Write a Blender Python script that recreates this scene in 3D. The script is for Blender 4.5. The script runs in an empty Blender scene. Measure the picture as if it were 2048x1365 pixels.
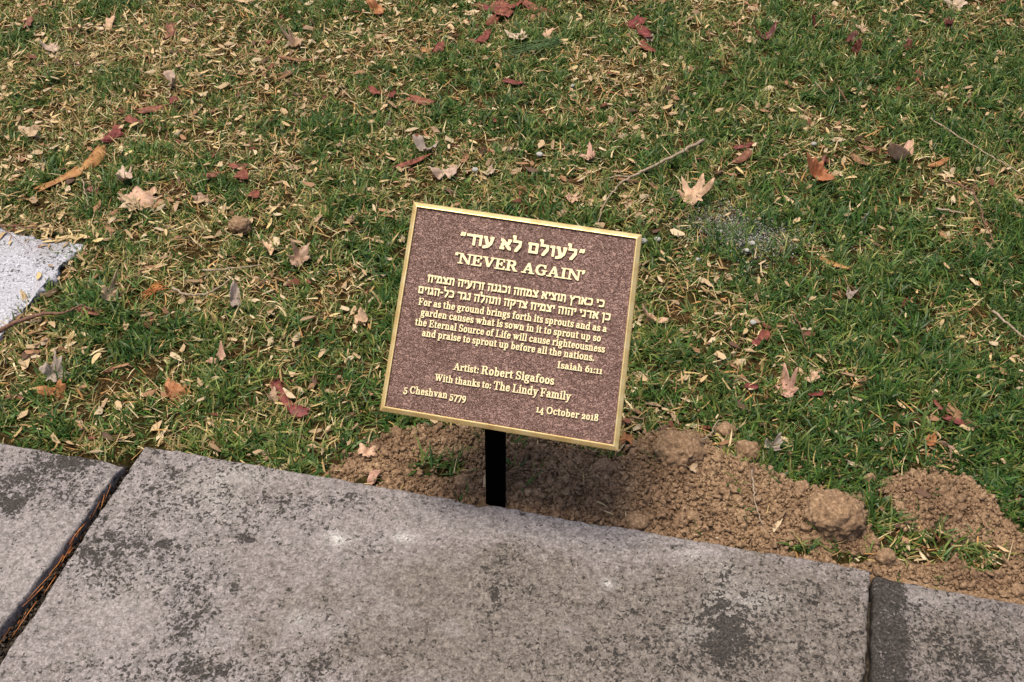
import bpy, bmesh, math, random
import numpy as np
from mathutils import Vector, Matrix

random.seed(7)
rng = np.random.default_rng(11)
SC = bpy.context.scene
COL = SC.collection

# ------------------------------------------------------------------ camera
FPX = 2200.0                       # focal length in pixels of the 2048 px wide photograph
PITCH, ROLL = math.radians(43.0), math.radians(0.4)
CAM = np.array([0.0200, -0.9684, 1.2300])
_cp, _sp = math.cos(PITCH), math.sin(PITCH)
_fw = np.array([0, _cp, -_sp]); _up = np.array([0, _sp, _cp]); _rt = np.array([1.0, 0, 0])
_cr, _sr = math.cos(ROLL), math.sin(ROLL)
_rt2 = _cr * _rt + _sr * _up
_up2 = -_sr * _rt + _cr * _up
RC = np.array([_rt2, _up2, -_fw])  # world -> camera
cd = bpy.data.cameras.new('camera')
cam = bpy.data.objects.new('camera', cd); COL.objects.link(cam)
cd.sensor_width = 36.0; cd.lens = FPX / 2048 * 36.0
cd.clip_start = 0.02; cd.clip_end = 900
M = Matrix([list(_rt2), list(_up2), list(-_fw)]).transposed().to_4x4()
M.translation = Vector(CAM)
cam.matrix_world = M
SC.camera = cam

# ------------------------------------------------------------------ sky, sun, exposure
SUN_AZ = math.radians(-104)         # from +Y towards +X
SUN_EL = math.radians(78)
world = bpy.data.worlds.new('World'); SC.world = world; world.use_nodes = True
wn = world.node_tree; bg = wn.nodes['Background']
sky = wn.nodes.new('ShaderNodeTexSky'); sky.sky_type = 'NISHITA'; sky.sun_disc = False
sky.sun_elevation = SUN_EL; sky.sun_rotation = SUN_AZ
sky.air_density = 1.0; sky.dust_density = 5.0; sky.ozone_density = 1.0
wn.links.new(sky.outputs[0], bg.inputs[0]); bg.inputs[1].default_value = 0.112
sd = bpy.data.lights.new('sun', 'SUN'); sd.energy = 3.0; sd.angle = math.radians(24.0)
sd.color = (1.0, 0.90, 0.74)
so = bpy.data.objects.new('sun', sd); COL.objects.link(so)
sv = Vector((math.sin(SUN_AZ) * math.cos(SUN_EL), math.cos(SUN_AZ) * math.cos(SUN_EL), math.sin(SUN_EL)))
so.rotation_euler = sv.to_track_quat('Z', 'Y').to_euler()
so.location = sv * 20
SC.view_settings.view_transform = 'Standard'
try: SC.view_settings.look = 'None'
except Exception: pass
SC.view_settings.exposure = 0.45
SC.view_settings.gamma = 1.0
SC.view_settings.use_curve_mapping = False

# ------------------------------------------------------------------ helpers
def ray(u, v):
    return RC.T @ np.array([(u - 1024) / FPX, -(v - 682.5) / FPX, -1.0])
def g(u, v, z=0.0):
    """where the line of sight of a photo pixel meets the level z"""
    d = ray(u, v); return CAM + d * ((z - CAM[2]) / d[2])
def scale_at(p):
    return float(np.dot(np.asarray(p) - CAM, _fw)) / FPX     # metres per photo pixel

def hash3(i, j, k, seed=0):
    n = (i.astype(np.int64) * 73856093) ^ (j.astype(np.int64) * 19349663) ^ (k.astype(np.int64) * 83492791) ^ (seed * 2654435761 & 0x7fffffff)
    n = (n ^ (n >> 13)) & 0x7fffffff
    n = (n * 1274126177) & 0x7fffffff
    n = (n ^ (n >> 16)) & 0x7fffffff
    n = (n * 1103515245 + 12345) & 0x7fffffff
    return ((n >> 8) & 0xffff) / 65535.0
def noise3(x, y, z, seed=0):
    x = np.asarray(x, float); y = np.asarray(y, float) + 0 * x; z = np.asarray(z, float) + 0 * x
    xi, yi, zi = np.floor(x), np.floor(y), np.floor(z)
    fx, fy, fz = x - xi, y - yi, z - zi
    fx = fx * fx * (3 - 2 * fx); fy = fy * fy * (3 - 2 * fy); fz = fz * fz * (3 - 2 * fz)
    r = 0
    for a in (0, 1):
        for b in (0, 1):
            for c in (0, 1):
                w = (fx if a else 1 - fx) * (fy if b else 1 - fy) * (fz if c else 1 - fz)
                r = r + w * hash3(xi + a, yi + b, zi + c, seed)
    return r * 2 - 1
def fbm(x, y, z=0.0, octv=4, seed=0):
    r = 0; a = 1.0; s = 0
    x = np.asarray(x, float); y = np.asarray(y, float); z = np.asarray(z, float)
    for o in range(octv):
        r = r + a * noise3(x + 17.3 * o, y - 9.1 * o, z + 3.7 * o, seed + o); s += a
        a *= 0.5; x = x * 2.03; y = y * 2.03; z = z * 2.03
    return r / s
def sstep(a, b, x):
    t = np.clip((x - a) / (b - a), 0, 1); return t * t * (3 - 2 * t)
def poly_sd(px, py, poly):
    """signed distance to polygon, negative inside"""
    P = np.asarray(poly)[:, :2]; d = np.full(px.shape, 1e9); ins = np.zeros(px.shape, bool)
    n = len(P)
    for i in range(n):
        a = P[i]; b = P[(i + 1) % n]; e = b - a
        wx, wy = px - a[0], py - a[1]
        t = np.clip((wx * e[0] + wy * e[1]) / (e @ e), 0, 1)
        d = np.minimum(d, np.hypot(wx - t * e[0], wy - t * e[1]))
        c = ((a[1] > py) != (b[1] > py)) & (px < (b[0] - a[0]) * (py - a[1]) / ((b[1] - a[1]) or 1e-12) + a[0])
        ins ^= c
    return np.where(ins, -d, d)

def mesh_from(name, V, F, mat=None, smooth=False, tint=None, uniform=None):
    """V (n,3) float, F (m,k) int with k = 3 or 4 (or list of lists); tint: per-vertex rgb"""
    me = bpy.data.meshes.new(name)
    V = np.asarray(V, dtype=np.float32)
    if isinstance(F, np.ndarray):
        k = F.shape[1]; m = F.shape[0]
        me.vertices.add(len(V)); me.vertices.foreach_set('co', V.ravel())
        me.loops.add(m * k); me.loops.foreach_set('vertex_index', F.astype(np.int32).ravel())
        me.polygons.add(m); me.polygons.foreach_set('loop_start', np.arange(0, m * k, k, dtype=np.int32))
        me.polygons.foreach_set('loop_total', np.full(m, k, dtype=np.int32))
    else:
        me.from_pydata(V.tolist(), [], [list(map(int, f)) for f in F])
    me.update(calc_edges=True)
    if smooth:
        me.polygons.foreach_set('use_smooth', np.ones(len(me.polygons), dtype=bool))
    if tint is not None:
        at = me.color_attributes.new('tint', 'FLOAT_COLOR', 'POINT')
        c = np.ones((len(V), 4), dtype=np.float32); c[:, :3] = tint
        at.data.foreach_set('color', c.ravel())
    if mat: me.materials.append(mat)
    return me
def obj(name, me, parent=None, **props):
    o = bpy.data.objects.new(name, me); COL.objects.link(o)
    if parent is not None: o.parent = parent
    for k, v in props.items(): o[k] = v
    return o
def thing(name, label, cat, loc=(0, 0, 0), rz=0.0, group=None):
    o = bpy.data.objects.new(name, None); COL.objects.link(o)
    o.empty_display_size = 0.05
    o.location = loc; o.rotation_euler = (0, 0, rz)
    o['label'] = label; o['category'] = cat
    if group: o['group'] = group
    return o
def grid_faces(nu, nv, off=0):
    i, j = np.meshgrid(np.arange(nu - 1), np.arange(nv - 1), indexing='ij')
    a = (i * nv + j).ravel() + off
    return np.stack([a, a + nv, a + nv + 1, a + 1], 1)

# ------------------------------------------------------------------ materials
def new_mat(name):
    m = bpy.data.materials.new(name); m.use_nodes = True
    nt = m.node_tree; b = nt.nodes['Principled BSDF']
    return m, nt, b
def N(nt, t, **kw):
    n = nt.nodes.new(t)
    for k, v in kw.items():
        if k in n.inputs: n.inputs[k].default_value = v
        else: setattr(n, k, v)
    return n
def ramp(nt, fac, stops):
    r = nt.nodes.new('ShaderNodeValToRGB'); e = r.color_ramp.elements
    while len(e) < len(stops): e.new(0.5)
    for q, (p, c) in zip(e, stops):
        q.position = p; q.color = (c[0], c[1], c[2], 1) if hasattr(c, '__len__') else (c, c, c, 1)
    nt.links.new(fac, r.inputs[0]); return r.outputs[0]
def noise(nt, co, sc, det=4, rough=0.55, dist=0.0):
    n = N(nt, 'ShaderNodeTexNoise', Scale=sc, Detail=det, Roughness=rough, Distortion=dist)
    nt.links.new(co, n.inputs['Vector']); return n.outputs['Fac']
def mixc(nt, fac, a, b, mode='MIX'):
    n = nt.nodes.new('ShaderNodeMix'); n.data_type = 'RGBA'; n.blend_type = mode
    for s, v in ((n.inputs[0], fac), (n.inputs[6], a), (n.inputs[7], b)):
        if isinstance(v, bpy.types.NodeSocket): nt.links.new(v, s)
        elif hasattr(v, '__len__'): s.default_value = (v[0], v[1], v[2], 1)
        else: s.default_value = v
    return n.outputs[2]
def mth(nt, op, a, b=0.0, c=None):
    n = nt.nodes.new('ShaderNodeMath'); n.operation = op
    for s, v in zip(n.inputs, (a, b, c)):
        if v is None: continue
        if isinstance(v, bpy.types.NodeSocket): nt.links.new(v, s)
        else: s.default_value = v
    return n.outputs[0]
def bump(nt, b, h, strength=0.5, dist=0.001):
    n = N(nt, 'ShaderNodeBump', Strength=strength, Distance=dist)
    nt.links.new(h, n.inputs['Height']); nt.links.new(n.outputs[0], b.inputs['Normal'])
def objco(nt):
    return nt.nodes.new('ShaderNodeTexCoord').outputs['Object']

def blade_mat(name, trans=0.25, rough=0.45, spec=0.35):
    m, nt, b = new_mat(name)
    at = nt.nodes.new('ShaderNodeAttribute'); at.attribute_name = 'tint'
    nt.links.new(at.outputs['Color'], b.inputs['Base Color'])
    b.inputs['Roughness'].default_value = rough
    b.inputs['Specular IOR Level'].default_value = spec
    tr = nt.nodes.new('ShaderNodeBsdfTranslucent'); nt.links.new(at.outputs['Color'], tr.inputs[0])
    mx = nt.nodes.new('ShaderNodeMixShader'); mx.inputs[0].default_value = trans
    nt.links.new(b.outputs[0], mx.inputs[1]); nt.links.new(tr.outputs[0], mx.inputs[2])
    nt.links.new(mx.outputs[0], nt.nodes['Material Output'].inputs[0])
    return m
M_grass = blade_mat('grass_blade', 0.28)
M_litter = blade_mat('dry_litter', 0.12, 0.6, 0.25)

def mottled(name, stops, scale=60, rough=0.8, bstr=0.4, bdist=0.0006, bscale=300, spec=0.3, rnd=0.0, trans=0.0):
    m, nt, b = new_mat(name); co = objco(nt)
    f = noise(nt, co, scale, 5, 0.6, 0.4)
    c = ramp(nt, f, stops)
    if rnd:
        oi = nt.nodes.new('ShaderNodeObjectInfo')
        hs = nt.nodes.new('ShaderNodeHueSaturation')
        nt.links.new(mth(nt, 'MULTIPLY_ADD', oi.outputs['Random'], rnd * 2, 1 - rnd), hs.inputs['Value'])
        nt.links.new(mth(nt, 'MULTIPLY_ADD', oi.outputs['Random'], 0.03, 0.485), hs.inputs['Hue'])
        nt.links.new(c, hs.inputs['Color']); c = hs.outputs[0]
    nt.links.new(c, b.inputs['Base Color'])
    b.inputs['Roughness'].default_value = rough
    b.inputs['Specular IOR Level'].default_value = spec
    bump(nt, b, noise(nt, co, bscale, 4, 0.65), bstr, bdist)
    if trans:
        tr = nt.nodes.new('ShaderNodeBsdfTranslucent'); nt.links.new(c, tr.inputs[0])
        mx = nt.nodes.new('ShaderNodeMixShader'); mx.inputs[0].default_value = trans
        nt.links.new(b.outputs[0], mx.inputs[1]); nt.links.new(tr.outputs[0], mx.inputs[2])
        nt.links.new(mx.outputs[0], nt.nodes['Material Output'].inputs[0])
    return m

# lawn soil / thatch
M_lawn, nt, b = new_mat('lawn_soil'); co = objco(nt)
f1 = noise(nt, co, 9, 5); f2 = noise(nt, co, 160, 5, 0.7)
c1 = ramp(nt, f2, [(0.3, (.010, .006, .003)), (0.5, (.040, .024, .010)), (0.68, (.13, .08, .035))])
c2 = ramp(nt, f2, [(0.3, (.010, .009, .003)), (0.55, (.036, .030, .010)), (0.75, (.12, .10, .05))])
nt.links.new(mixc(nt, ramp(nt, f1, [(0.4, 0.0), (0.6, 1.0)]), c1, c2), b.inputs['Base Color'])
b.inputs['Roughness'].default_value = 1.0; b.inputs['Specular IOR Level'].default_value = 0.0; bump(nt, b, f2, 0.9, 0.006)

# dug earth
M_soil, nt, b = new_mat('dug_earth'); co = objco(nt)
f1 = noise(nt, co, 14, 4); f2 = noise(nt, co, 220, 6, 0.7)
ca = ramp(nt, f2, [(0.28, (.095, .058, .032)), (0.5, (.235, .150, .088)), (0.70, (.45, .32, .205))])
cb = ramp(nt, f2, [(0.28, (.055, .032, .019)), (0.5, (.17, .105, .062)), (0.70, (.33, .22, .14))])
nt.links.new(mixc(nt, ramp(nt, f1, [(0.4, 0.0), (0.62, 1.0)]), ca, cb), b.inputs['Base Color'])
b.inputs['Roughness'].default_value = 0.95; b.inputs['Specular IOR Level'].default_value = 0.15
bump(nt, b, f2, 0.7, 0.0015)

# weathered coping stone (stain attribute = lichen and dirt marks, plus a broad darker tone towards the lower right)
def stone_mat(name, light, mid, dark):
    m, nt, b = new_mat(name); co = objco(nt)
    at = nt.nodes.new('ShaderNodeAttribute'); at.attribute_name = 'stain_tone'
    sep = nt.nodes.new('ShaderNodeSeparateColor'); nt.links.new(at.outputs['Color'], sep.inputs[0])
    blackm, brownm, palem = sep.outputs[0], sep.outputs[1], sep.outputs[2]
    big = noise(nt, co, 7, 4, 0.6, 0.5); medn = noise(nt, co, 38, 5, 0.65, 0.6)
    fine = noise(nt, co, 330, 4, 0.7); grit = noise(nt, co, 150, 5, 0.75, 0.3)
    c = ramp(nt, grit, [(0.38, mid), (0.51, light), (0.62, tuple(min(1, x * 1.3) for x in light))])
    brown = ramp(nt, grit, [(0.34, dark), (0.5, (.150, .128, .112)), (0.66, (.235, .207, .183))])
    bf = mth(nt, 'ADD', mth(nt, 'MULTIPLY', brownm, 0.8), mth(nt, 'MULTIPLY_ADD', big, 1.5, -0.75))
    bf = mth(nt, 'ADD', bf, mth(nt, 'MULTIPLY_ADD', medn, 1.6, -0.80))
    c = mixc(nt, ramp(nt, bf, [(0.0, 0.0), (1.05, 1.0)]), c, brown)
    # pale scuffs
    pf = mth(nt, 'MULTIPLY', palem, ramp(nt, medn, [(0.35, 0.3), (0.6, 1.0)]))
    c = mixc(nt, pf, c, (.43, .41, .39))
    # black crust, broken up into specks
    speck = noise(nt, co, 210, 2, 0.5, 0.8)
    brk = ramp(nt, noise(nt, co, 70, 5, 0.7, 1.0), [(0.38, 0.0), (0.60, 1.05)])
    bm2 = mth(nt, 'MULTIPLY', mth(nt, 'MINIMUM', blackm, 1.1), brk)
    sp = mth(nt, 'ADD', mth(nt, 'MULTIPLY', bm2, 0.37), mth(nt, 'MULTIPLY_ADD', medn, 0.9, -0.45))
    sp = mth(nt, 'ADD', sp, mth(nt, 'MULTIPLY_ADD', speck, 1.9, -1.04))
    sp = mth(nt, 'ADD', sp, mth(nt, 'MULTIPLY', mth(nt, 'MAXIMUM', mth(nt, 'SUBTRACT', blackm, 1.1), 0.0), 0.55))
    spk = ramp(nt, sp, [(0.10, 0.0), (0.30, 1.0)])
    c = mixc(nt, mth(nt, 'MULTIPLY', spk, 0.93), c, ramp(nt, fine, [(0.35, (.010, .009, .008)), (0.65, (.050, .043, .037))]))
    fg = ramp(nt, fine, [(0.32, 0.62), (0.5, 1.0), (0.68, 1.45)])
    c = mixc(nt, 1.0, c, fg, 'MULTIPLY')
    nt.links.new(c, b.inputs['Base Color'])
    b.inputs['Roughness'].default_value = 0.85; b.inputs['Specular IOR Level'].default_value = 0.25
    h = mth(nt, 'ADD', mth(nt, 'MULTIPLY', grit, 0.7), mth(nt, 'MULTIPLY', fine, 0.5))
    h = mth(nt, 'ADD', h, mth(nt, 'MULTIPLY', spk, -0.25))
    bump(nt, b, h, 0.9, 0.003)
    return m
M_stone = stone_mat('weathered_stone', (.222, .198, .193), (.130, .114, .108), (.070, .058, .048))
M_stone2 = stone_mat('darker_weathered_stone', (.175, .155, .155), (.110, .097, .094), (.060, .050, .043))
M_paver = stone_mat('pale_stone', (.37, .37, .41), (.335, .335, .37), (.22, .20, .18))

def paint(name, col, rough, metal=0.0, spec=0.5):
    m, nt, b = new_mat(name)
    b.inputs['Base Color'].default_value = (*col, 1); b.inputs['Roughness'].default_value = rough
    b.inputs['Metallic'].default_value = metal; b.inputs['Specular IOR Level'].default_value = spec
    return m, nt, b
# cast bronze border and letters
M_gold, nt, b = paint('brushed_bronze', (.86, .62, .25), 0.34, 0.6)
co = objco(nt); f = noise(nt, co, 900, 3); f0 = noise(nt, co, 45, 4)
nt.links.new(ramp(nt, f0, [(0.3, (.66, .44, .17)), (0.5, (.80, .58, .25)), (0.7, (.88, .70, .37))]), b.inputs['Base Color'])
bump(nt, b, f, 0.25, 0.0003)
M_letter, nt, b = paint('polished_letter_face', (.90, .74, .42), 0.36, 0.4)
M_goldside, nt, b = paint('stained_bronze_edge', (.20, .085, .03), 0.55, 0.5)
# leather-grain brown field
M_field, nt, b = paint('brown_leather_grain', (.17, .095, .085), 0.5, 0.0, 0.5)
co = objco(nt)
mp = N(nt, 'ShaderNodeMapping'); mp.inputs['Scale'].default_value = (1, 1.45, 1); nt.links.new(co, mp.inputs[0])
n1 = noise(nt, mp.outputs[0], 250, 2, 0.5, 1.6); n2 = noise(nt, mp.outputs[0], 480, 3, 0.6, 0.8)
rd = mth(nt, 'ABSOLUTE', mth(nt, 'MULTIPLY_ADD', n1, 2.0, -1.0))           # creases where the noise crosses its middle
hh = mth(nt, 'ADD', ramp(nt, rd, [(0.0, 0.0), (0.16, 1.0)]), mth(nt, 'MULTIPLY', n2, 0.5))
tarn = noise(nt, co, 16, 4, 0.6)
fc = ramp(nt, mth(nt, 'MULTIPLY', hh, 0.66), [(0.12, (.090, .042, .033)), (0.55, (.215, .118, .094)), (0.95, (.335, .208, .172))])
nt.links.new(mixc(nt, 1.0, fc, ramp(nt, tarn, [(0.3, (.84, .82, .80)), (0.7, (1.1, 1.1, 1.1))]), 'MULTIPLY'), b.inputs['Base Color'])
bump(nt, b, hh, 0.9, 0.0014)
M_black, _, _ = paint('black_painted_steel', (.002, .002, .002), 0.8, 0.0, 0.0)

M_leaf = {
 'tan':   mottled('dry_leaf_tan', [(0.3, (0.253, 0.161, 0.100)), (0.5, (0.394, 0.269, 0.175)), (0.75, (0.515, 0.377, 0.259))], 70, 0.65, 0.5, 0.0006, 220, 0.35, 0.12, 0.15),
 'pink':  mottled('dry_leaf_pinkish', [(0.3, (0.337, 0.190, 0.127)), (0.5, (0.511, 0.319, 0.216)), (0.75, (0.633, 0.425, 0.305))], 70, 0.6, 0.5, 0.0006, 220, 0.35, 0.1, 0.15),
 'pale':  mottled('dry_leaf_pale', [(0.3, (0.356, 0.251, 0.173)), (0.5, (0.509, 0.386, 0.285)), (0.75, (0.628, 0.507, 0.383))], 60, 0.6, 0.5, 0.0006, 220, 0.35, 0.08, 0.15),
 'orange':mottled('dry_leaf_orange', [(0.3, (0.180, 0.068, 0.022)), (0.5, (0.360, 0.153, 0.057)), (0.75, (0.468, 0.243, 0.113))], 70, 0.6, 0.5, 0.0006, 220, 0.35, 0.1, 0.15),
 'red':   mottled('dark_red_leaf', [(0.3, (0.042, 0.011, 0.008)), (0.5, (0.112, 0.027, 0.019)), (0.75, (0.210, 0.066, 0.045))], 80, 0.5, 0.4, 0.0005, 220, 0.45, 0.15, 0.1),
 'grey':  mottled('dry_leaf_grey', [(0.3, (0.203, 0.153, 0.125)), (0.5, (0.315, 0.251, 0.209)), (0.75, (0.420, 0.349, 0.298))], 70, 0.6, 0.5, 0.0006, 220, 0.3, 0.1, 0.12),
}
M_bark = {
 'red':   mottled('bark_red', [(0.3, (0.060, 0.014, 0.009)), (0.5, (0.153, 0.037, 0.024)), (0.75, (0.267, 0.085, 0.055))], 90, 0.6, 0.6, 0.0008, 260, 0.35, 0.15),
 'brown': mottled('bark_brown', [(0.3, (0.072, 0.031, 0.016)), (0.5, (0.180, 0.082, 0.043)), (0.75, (0.274, 0.144, 0.080))], 80, 0.65, 0.6, 0.0008, 260, 0.3, 0.1),
 'orange':mottled('bark_orange', [(0.3, (0.128, 0.046, 0.015)), (0.5, (0.288, 0.122, 0.044)), (0.75, (0.400, 0.205, 0.088))], 70, 0.6, 0.6, 0.0008, 240, 0.35, 0.08),
}
M_twig = mottled('twig_bark', [(0.3, (.15, .105, .07)), (0.5, (.28, .215, .15)), (0.75, (.42, .34, .26))], 200, 0.8, 0.6, 0.0006, 500, 0.2)
M_twigdark = mottled('twig_dark', [(0.3, (.07, .035, .024)), (0.5, (.15, .08, .055)), (0.75, (.25, .15, .10))], 200, 0.8, 0.6, 0.0006, 500, 0.2)
M_husk = mottled('winged_seed', [(0.3, (.24, .145, .06)), (0.5, (.47, .33, .16)), (0.72, (.66, .54, .33))], 160, 0.55, 0.3, 0.0004, 500, 0.35, 0.42, 0.15)
M_pebble = mottled('pale_pebble', [(0.3, (0.238, 0.224, 0.198)), (0.5, (0.363, 0.356, 0.327)), (0.75, (0.475, 0.469, 0.435))], 200, 0.7, 0.4, 0.0005, 500, 0.3, 0.1)
M_needle = mottled('pine_needles_rust', [(0.3, (.22, .06, .015)), (0.5, (.42, .14, .035)), (0.75, (.60, .27, .07))], 40, 0.5, 0.1, 0.0002, 500, 0.4)
M_joint = mottled('joint_dirt', [(0.3, (.015, .012, .010)), (0.5, (.045, .035, .027)), (0.75, (.11, .09, .07))], 120, 0.95, 0.8, 0.003, 300, 0.1)
M_greenneedle = mottled('green_needles', [(0.3, (.05, .10, .035)), (0.6, (.10, .17, .06))], 40, 0.5, 0.1, 0.0002, 500, 0.4)

# ------------------------------------------------------------------ ground shape
ZS = 0.016     # level of the coping top
# back edge of the coping in the world (in px -> world)
EB = [g(-2600, 437, ZS), g(0, 883, ZS), g(246, 925, ZS), g(290, 890, ZS), g(1740, 1140, ZS), g(2048, 1209, ZS), g(3600, 1520, ZS)]
EB = np.array(EB)
def edge_t(x, y):
    """distance behind (+) the coping's back edge line"""
    a, b_ = EB[3], EB[4]; d = (b_ - a)[:2]; d = d / np.hypot(*d); n = np.array([-d[1], d[0]])
    t = (x - a[0]) * n[0] + (y - a[1]) * n[1]
    return t + 0.030 * (x < EB[2][0] + .008)
ED = (EB[4] - EB[3])[:2]; ED = ED / np.hypot(*ED); EN = np.array([-ED[1], ED[0]])

soil_px = [(640, 950), (690, 905), (760, 868), (850, 846), (960, 850), (1080, 880), (1180, 893), (1250, 890), (1300, 868), (1345, 850),
           (1400, 862), (1445, 905), (1500, 930), (1560, 955), (1620, 975), (1720, 985), (1800, 950), (1860, 935), (1930, 955), (1985, 990),
           (2025, 1040), (2100, 1090), (2300, 1180), (2300, 1300), (2048, 1225), (1800, 1175), (1740, 1150), (1300, 1075), (1000, 1025), (800, 985)]
SOIL = np.array([g(u, v, 0.012) for u, v in soil_px])
holes = [(1765, 1035, 34, 70), (1850, 1088, 90, 34), (1960, 1105, 60, 30), (880, 930, 60, 22), (1700, 1110, 50, 14), (1225, 905, 45, 14), (1600, 1098, 30, 9), (740, 955, 34, 14)]
heaps = [(1400, 930, 150, 60, .030), (1520, 1010, 180, 60, .022), (1900, 1010, 110, 55, .026), (1100, 960, 190, 55, .014), (830, 900, 120, 45, .012), (1960, 1150, 110, 25, .010), (1250, 1000, 120, 40, .012)]
def ell(x, y, c, power=1.0):
    p = g(c[0], c[1], 0.01); s = scale_at(p)
    rx = c[2] * s; ry = c[3] * s / 0.70
    return ((x - p[0]) / rx) ** 2 + ((y - p[1]) / ry) ** 2
def soil_mask(x, y, hol=True):
    d = poly_sd(x, y, SOIL) + 0.012 * fbm(x * 22, y * 22, 0, 3, 5)
    m = sstep(0.012, -0.014, d)
    for h in (holes if hol else ()):
        m = m * sstep(0.55, 1.25, ell(x, y, h) + 0.35 * fbm(x * 40, y * 40, 1, 2, 9))
    return m
def ground_h(x, y):
    x = np.asarray(x, float); y = np.asarray(y, float)
    h = 0.006 * fbm(x * 3.1, y * 3.1, 0, 3, 1) + 0.004 * fbm(x * 14, y * 14, 0, 2, 2) - 0.004
    m = soil_mask(x, y, False)
    e = 0.0
    for c in heaps: e = e + .70 * c[4] * np.exp(-ell(x, y, c) * 0.9)
    h = h + m * (0.002 + .85 * e + 0.004 * fbm(x * 60, y * 60, 0, 3, 3))
    h = h - 0.045 * np.exp(-(x / .030) ** 2 - ((y + .010) / .022) ** 2)
    t = edge_t(x, y)
    h = np.where(t < 0.02, np.minimum(h, ZS - 0.008), h)
    h = h - 0.09 * sstep(0.002, -0.030, t)          # under the coping
    h = h - 0.42 * sstep(-0.47, -0.55, t)           # lower ground in front of the wall
    return h

def lawn_axis(lo, hi, fine, far):
    a = [lo + fine * i for i in range(int((hi - lo) / fine) + 1)]
    s = fine; x = a[-1]
    while x < far: s *= 1.35; x += s; a.append(x)
    s = fine; x = a[0]
    while x > -far: s *= 1.35; x -= s; a.insert(0, x)
    return np.array(a)
gx = lawn_axis(-1.7, 1.8, 0.008, 250); gy = lawn_axis(-0.30, 1.95, 0.008, 250)
X, Y = np.meshgrid(gx, gy, indexing='ij')
Z = ground_h(X, Y)
lawn = obj('lawn', mesh_from('lawn', np.stack([X.ravel(), Y.ravel(), Z.ravel()], 1), grid_faces(len(gx), len(gy)), M_lawn, True), kind='structure')

# ------------------------------------------------------------------ dug earth: fine heap surface and crumbs
sx = np.arange(-0.5, 1.25, 0.0032); sy = np.arange(-0.40, 0.34, 0.0032)
X, Y = np.meshgrid(sx, sy, indexing='ij')
m = soil_mask(X, Y)
base = ground_h(X, Y)
rough = 0.0040 * np.abs(fbm(X * 75, Y * 75, 0, 3, 21)) + 0.0020 * fbm(X * 190, Y * 190, 0, 2, 22)
Z = base + np.where(m > 0.03, 0.002 + rough * m, -0.01)
keep = m > 0.02
F = grid_faces(len(sx), len(sy)); fm = keep.ravel()[F].any(axis=1); F = F[fm]
used = np.zeros(X.size, bool); used[F.ravel()] = True
remap = -np.ones(X.size, int); remap[used] = np.arange(used.sum())
V = np.stack([X.ravel(), Y.ravel(), Z.ravel()], 1)[used]
earth = obj('dug_earth', mesh_from('dug_earth', V, remap[F], M_soil, True), kind='structure',
            label='heap of freshly dug brown earth along the stone coping below the plaque')

def ico(sub):
    bm = bmesh.new(); bmesh.ops.create_icosphere(bm, subdivisions=sub, radius=1.0)
    V = np.array([v.co[:] for v in bm.verts]); F = np.array([[v.index for v in f.verts] for f in bm.faces]); bm.free()
    return V, F
I1, I2, I4, I5 = ico(1), ico(2), ico(4), ico(5)
def lump(base, seed, amp=0.35, fr=1.3, flat=0.0):
    V, F = base
    n = fbm(V[:, 0] * fr + seed * 7.1, V[:, 1] * fr + seed, V[:, 2] * fr - seed * 3.3, 3, seed)
    n2 = np.abs(noise3(V[:, 0] * fr * 2.5 + seed, V[:, 1] * fr * 2.5, V[:, 2] * fr * 2.5, seed + 50))
    return V * (1 + amp * n * 1.6 + amp * 0.5 * n2)[:, None], F
def rand_rot(n, tilt=1.0):
    """n random rotation matrices"""
    q = rng.normal(size=(n, 4)); q /= np.linalg.norm(q, axis=1)[:, None]
    w, x, y, z = q.T
    return np.stack([np.stack([1 - 2 * (y * y + z * z), 2 * (x * y - z * w), 2 * (x * z + y * w)], 1),
                     np.stack([2 * (x * y + z * w), 1 - 2 * (x * x + z * z), 2 * (y * z - x * w)], 1),
                     np.stack([2 * (x * z - y * w), 2 * (y * z + x * w), 1 - 2 * (x * x + y * y)], 1)], 1)
def scatter(bases, pos, size, stretch=0.35):
    Vs, Fs, off = [], [], 0
    idx = rng.integers(0, len(bases), len(pos)); R = rand_rot(len(pos))
    for k, (V, F) in enumerate(bases):
        w = np.where(idx == k)[0]
        if not len(w): continue
        st = 1 + stretch * (rng.random((len(w), 3)) * 2 - 1)
        P = V[None] * (size[w, None, None] * st[:, None, :])
        P = np.einsum('nij,nvj->nvi', R[w], P) + pos[w][:, None, :]
        Vs.append(P.reshape(-1, 3)); Fs.append((F[None] + (np.arange(len(w)) * len(V))[:, None, None]).reshape(-1, F.shape[1]) + off)
        off += len(w) * len(V)
    return np.concatenate(Vs), np.concatenate(Fs)

def sample_soil(n, thr=0.35):
    out = np.zeros((0, 2))
    while len(out) < n:
        p = np.stack([rng.uniform(-0.5, 1.2, n * 3), rng.uniform(-0.38, 0.33, n * 3)], 1)
        mk = soil_mask(p[:, 0], p[:, 1]) * (edge_t(p[:, 0], p[:, 1]) > 0.004) * ((np.abs(p[:, 0] + .002) > .024) | (p[:, 1] > .026))
        p = p[rng.random(len(p)) * 0.9 + 0.02 < mk - thr * rng.random(len(p)) * 0.3]
        out = np.concatenate([out, p])
    return out[:n]
def shard(sub, s):
    V, F = sub; r2 = np.random.default_rng(900 + s)
    V = V * (0.62 + 0.62 * r2.random(len(V)))[:, None]
    for _ in range(6):                       # cut flat facets
        d = r2.normal(size=3); d /= np.linalg.norm(d); k = r2.uniform(.25, .6)
        pr = V @ d; V = V - np.maximum(pr - k, 0)[:, None] * d
    return V * 1.3 * r2.uniform(.65, 1.25, 3), F
crumbs = [shard(I1, s) for s in range(12)]
p = sample_soil(21000); sz = 0.0009 + 0.0030 * rng.random(21000) ** 2.4 + 0.0022 * (rng.random(21000) < 0.06)
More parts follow.
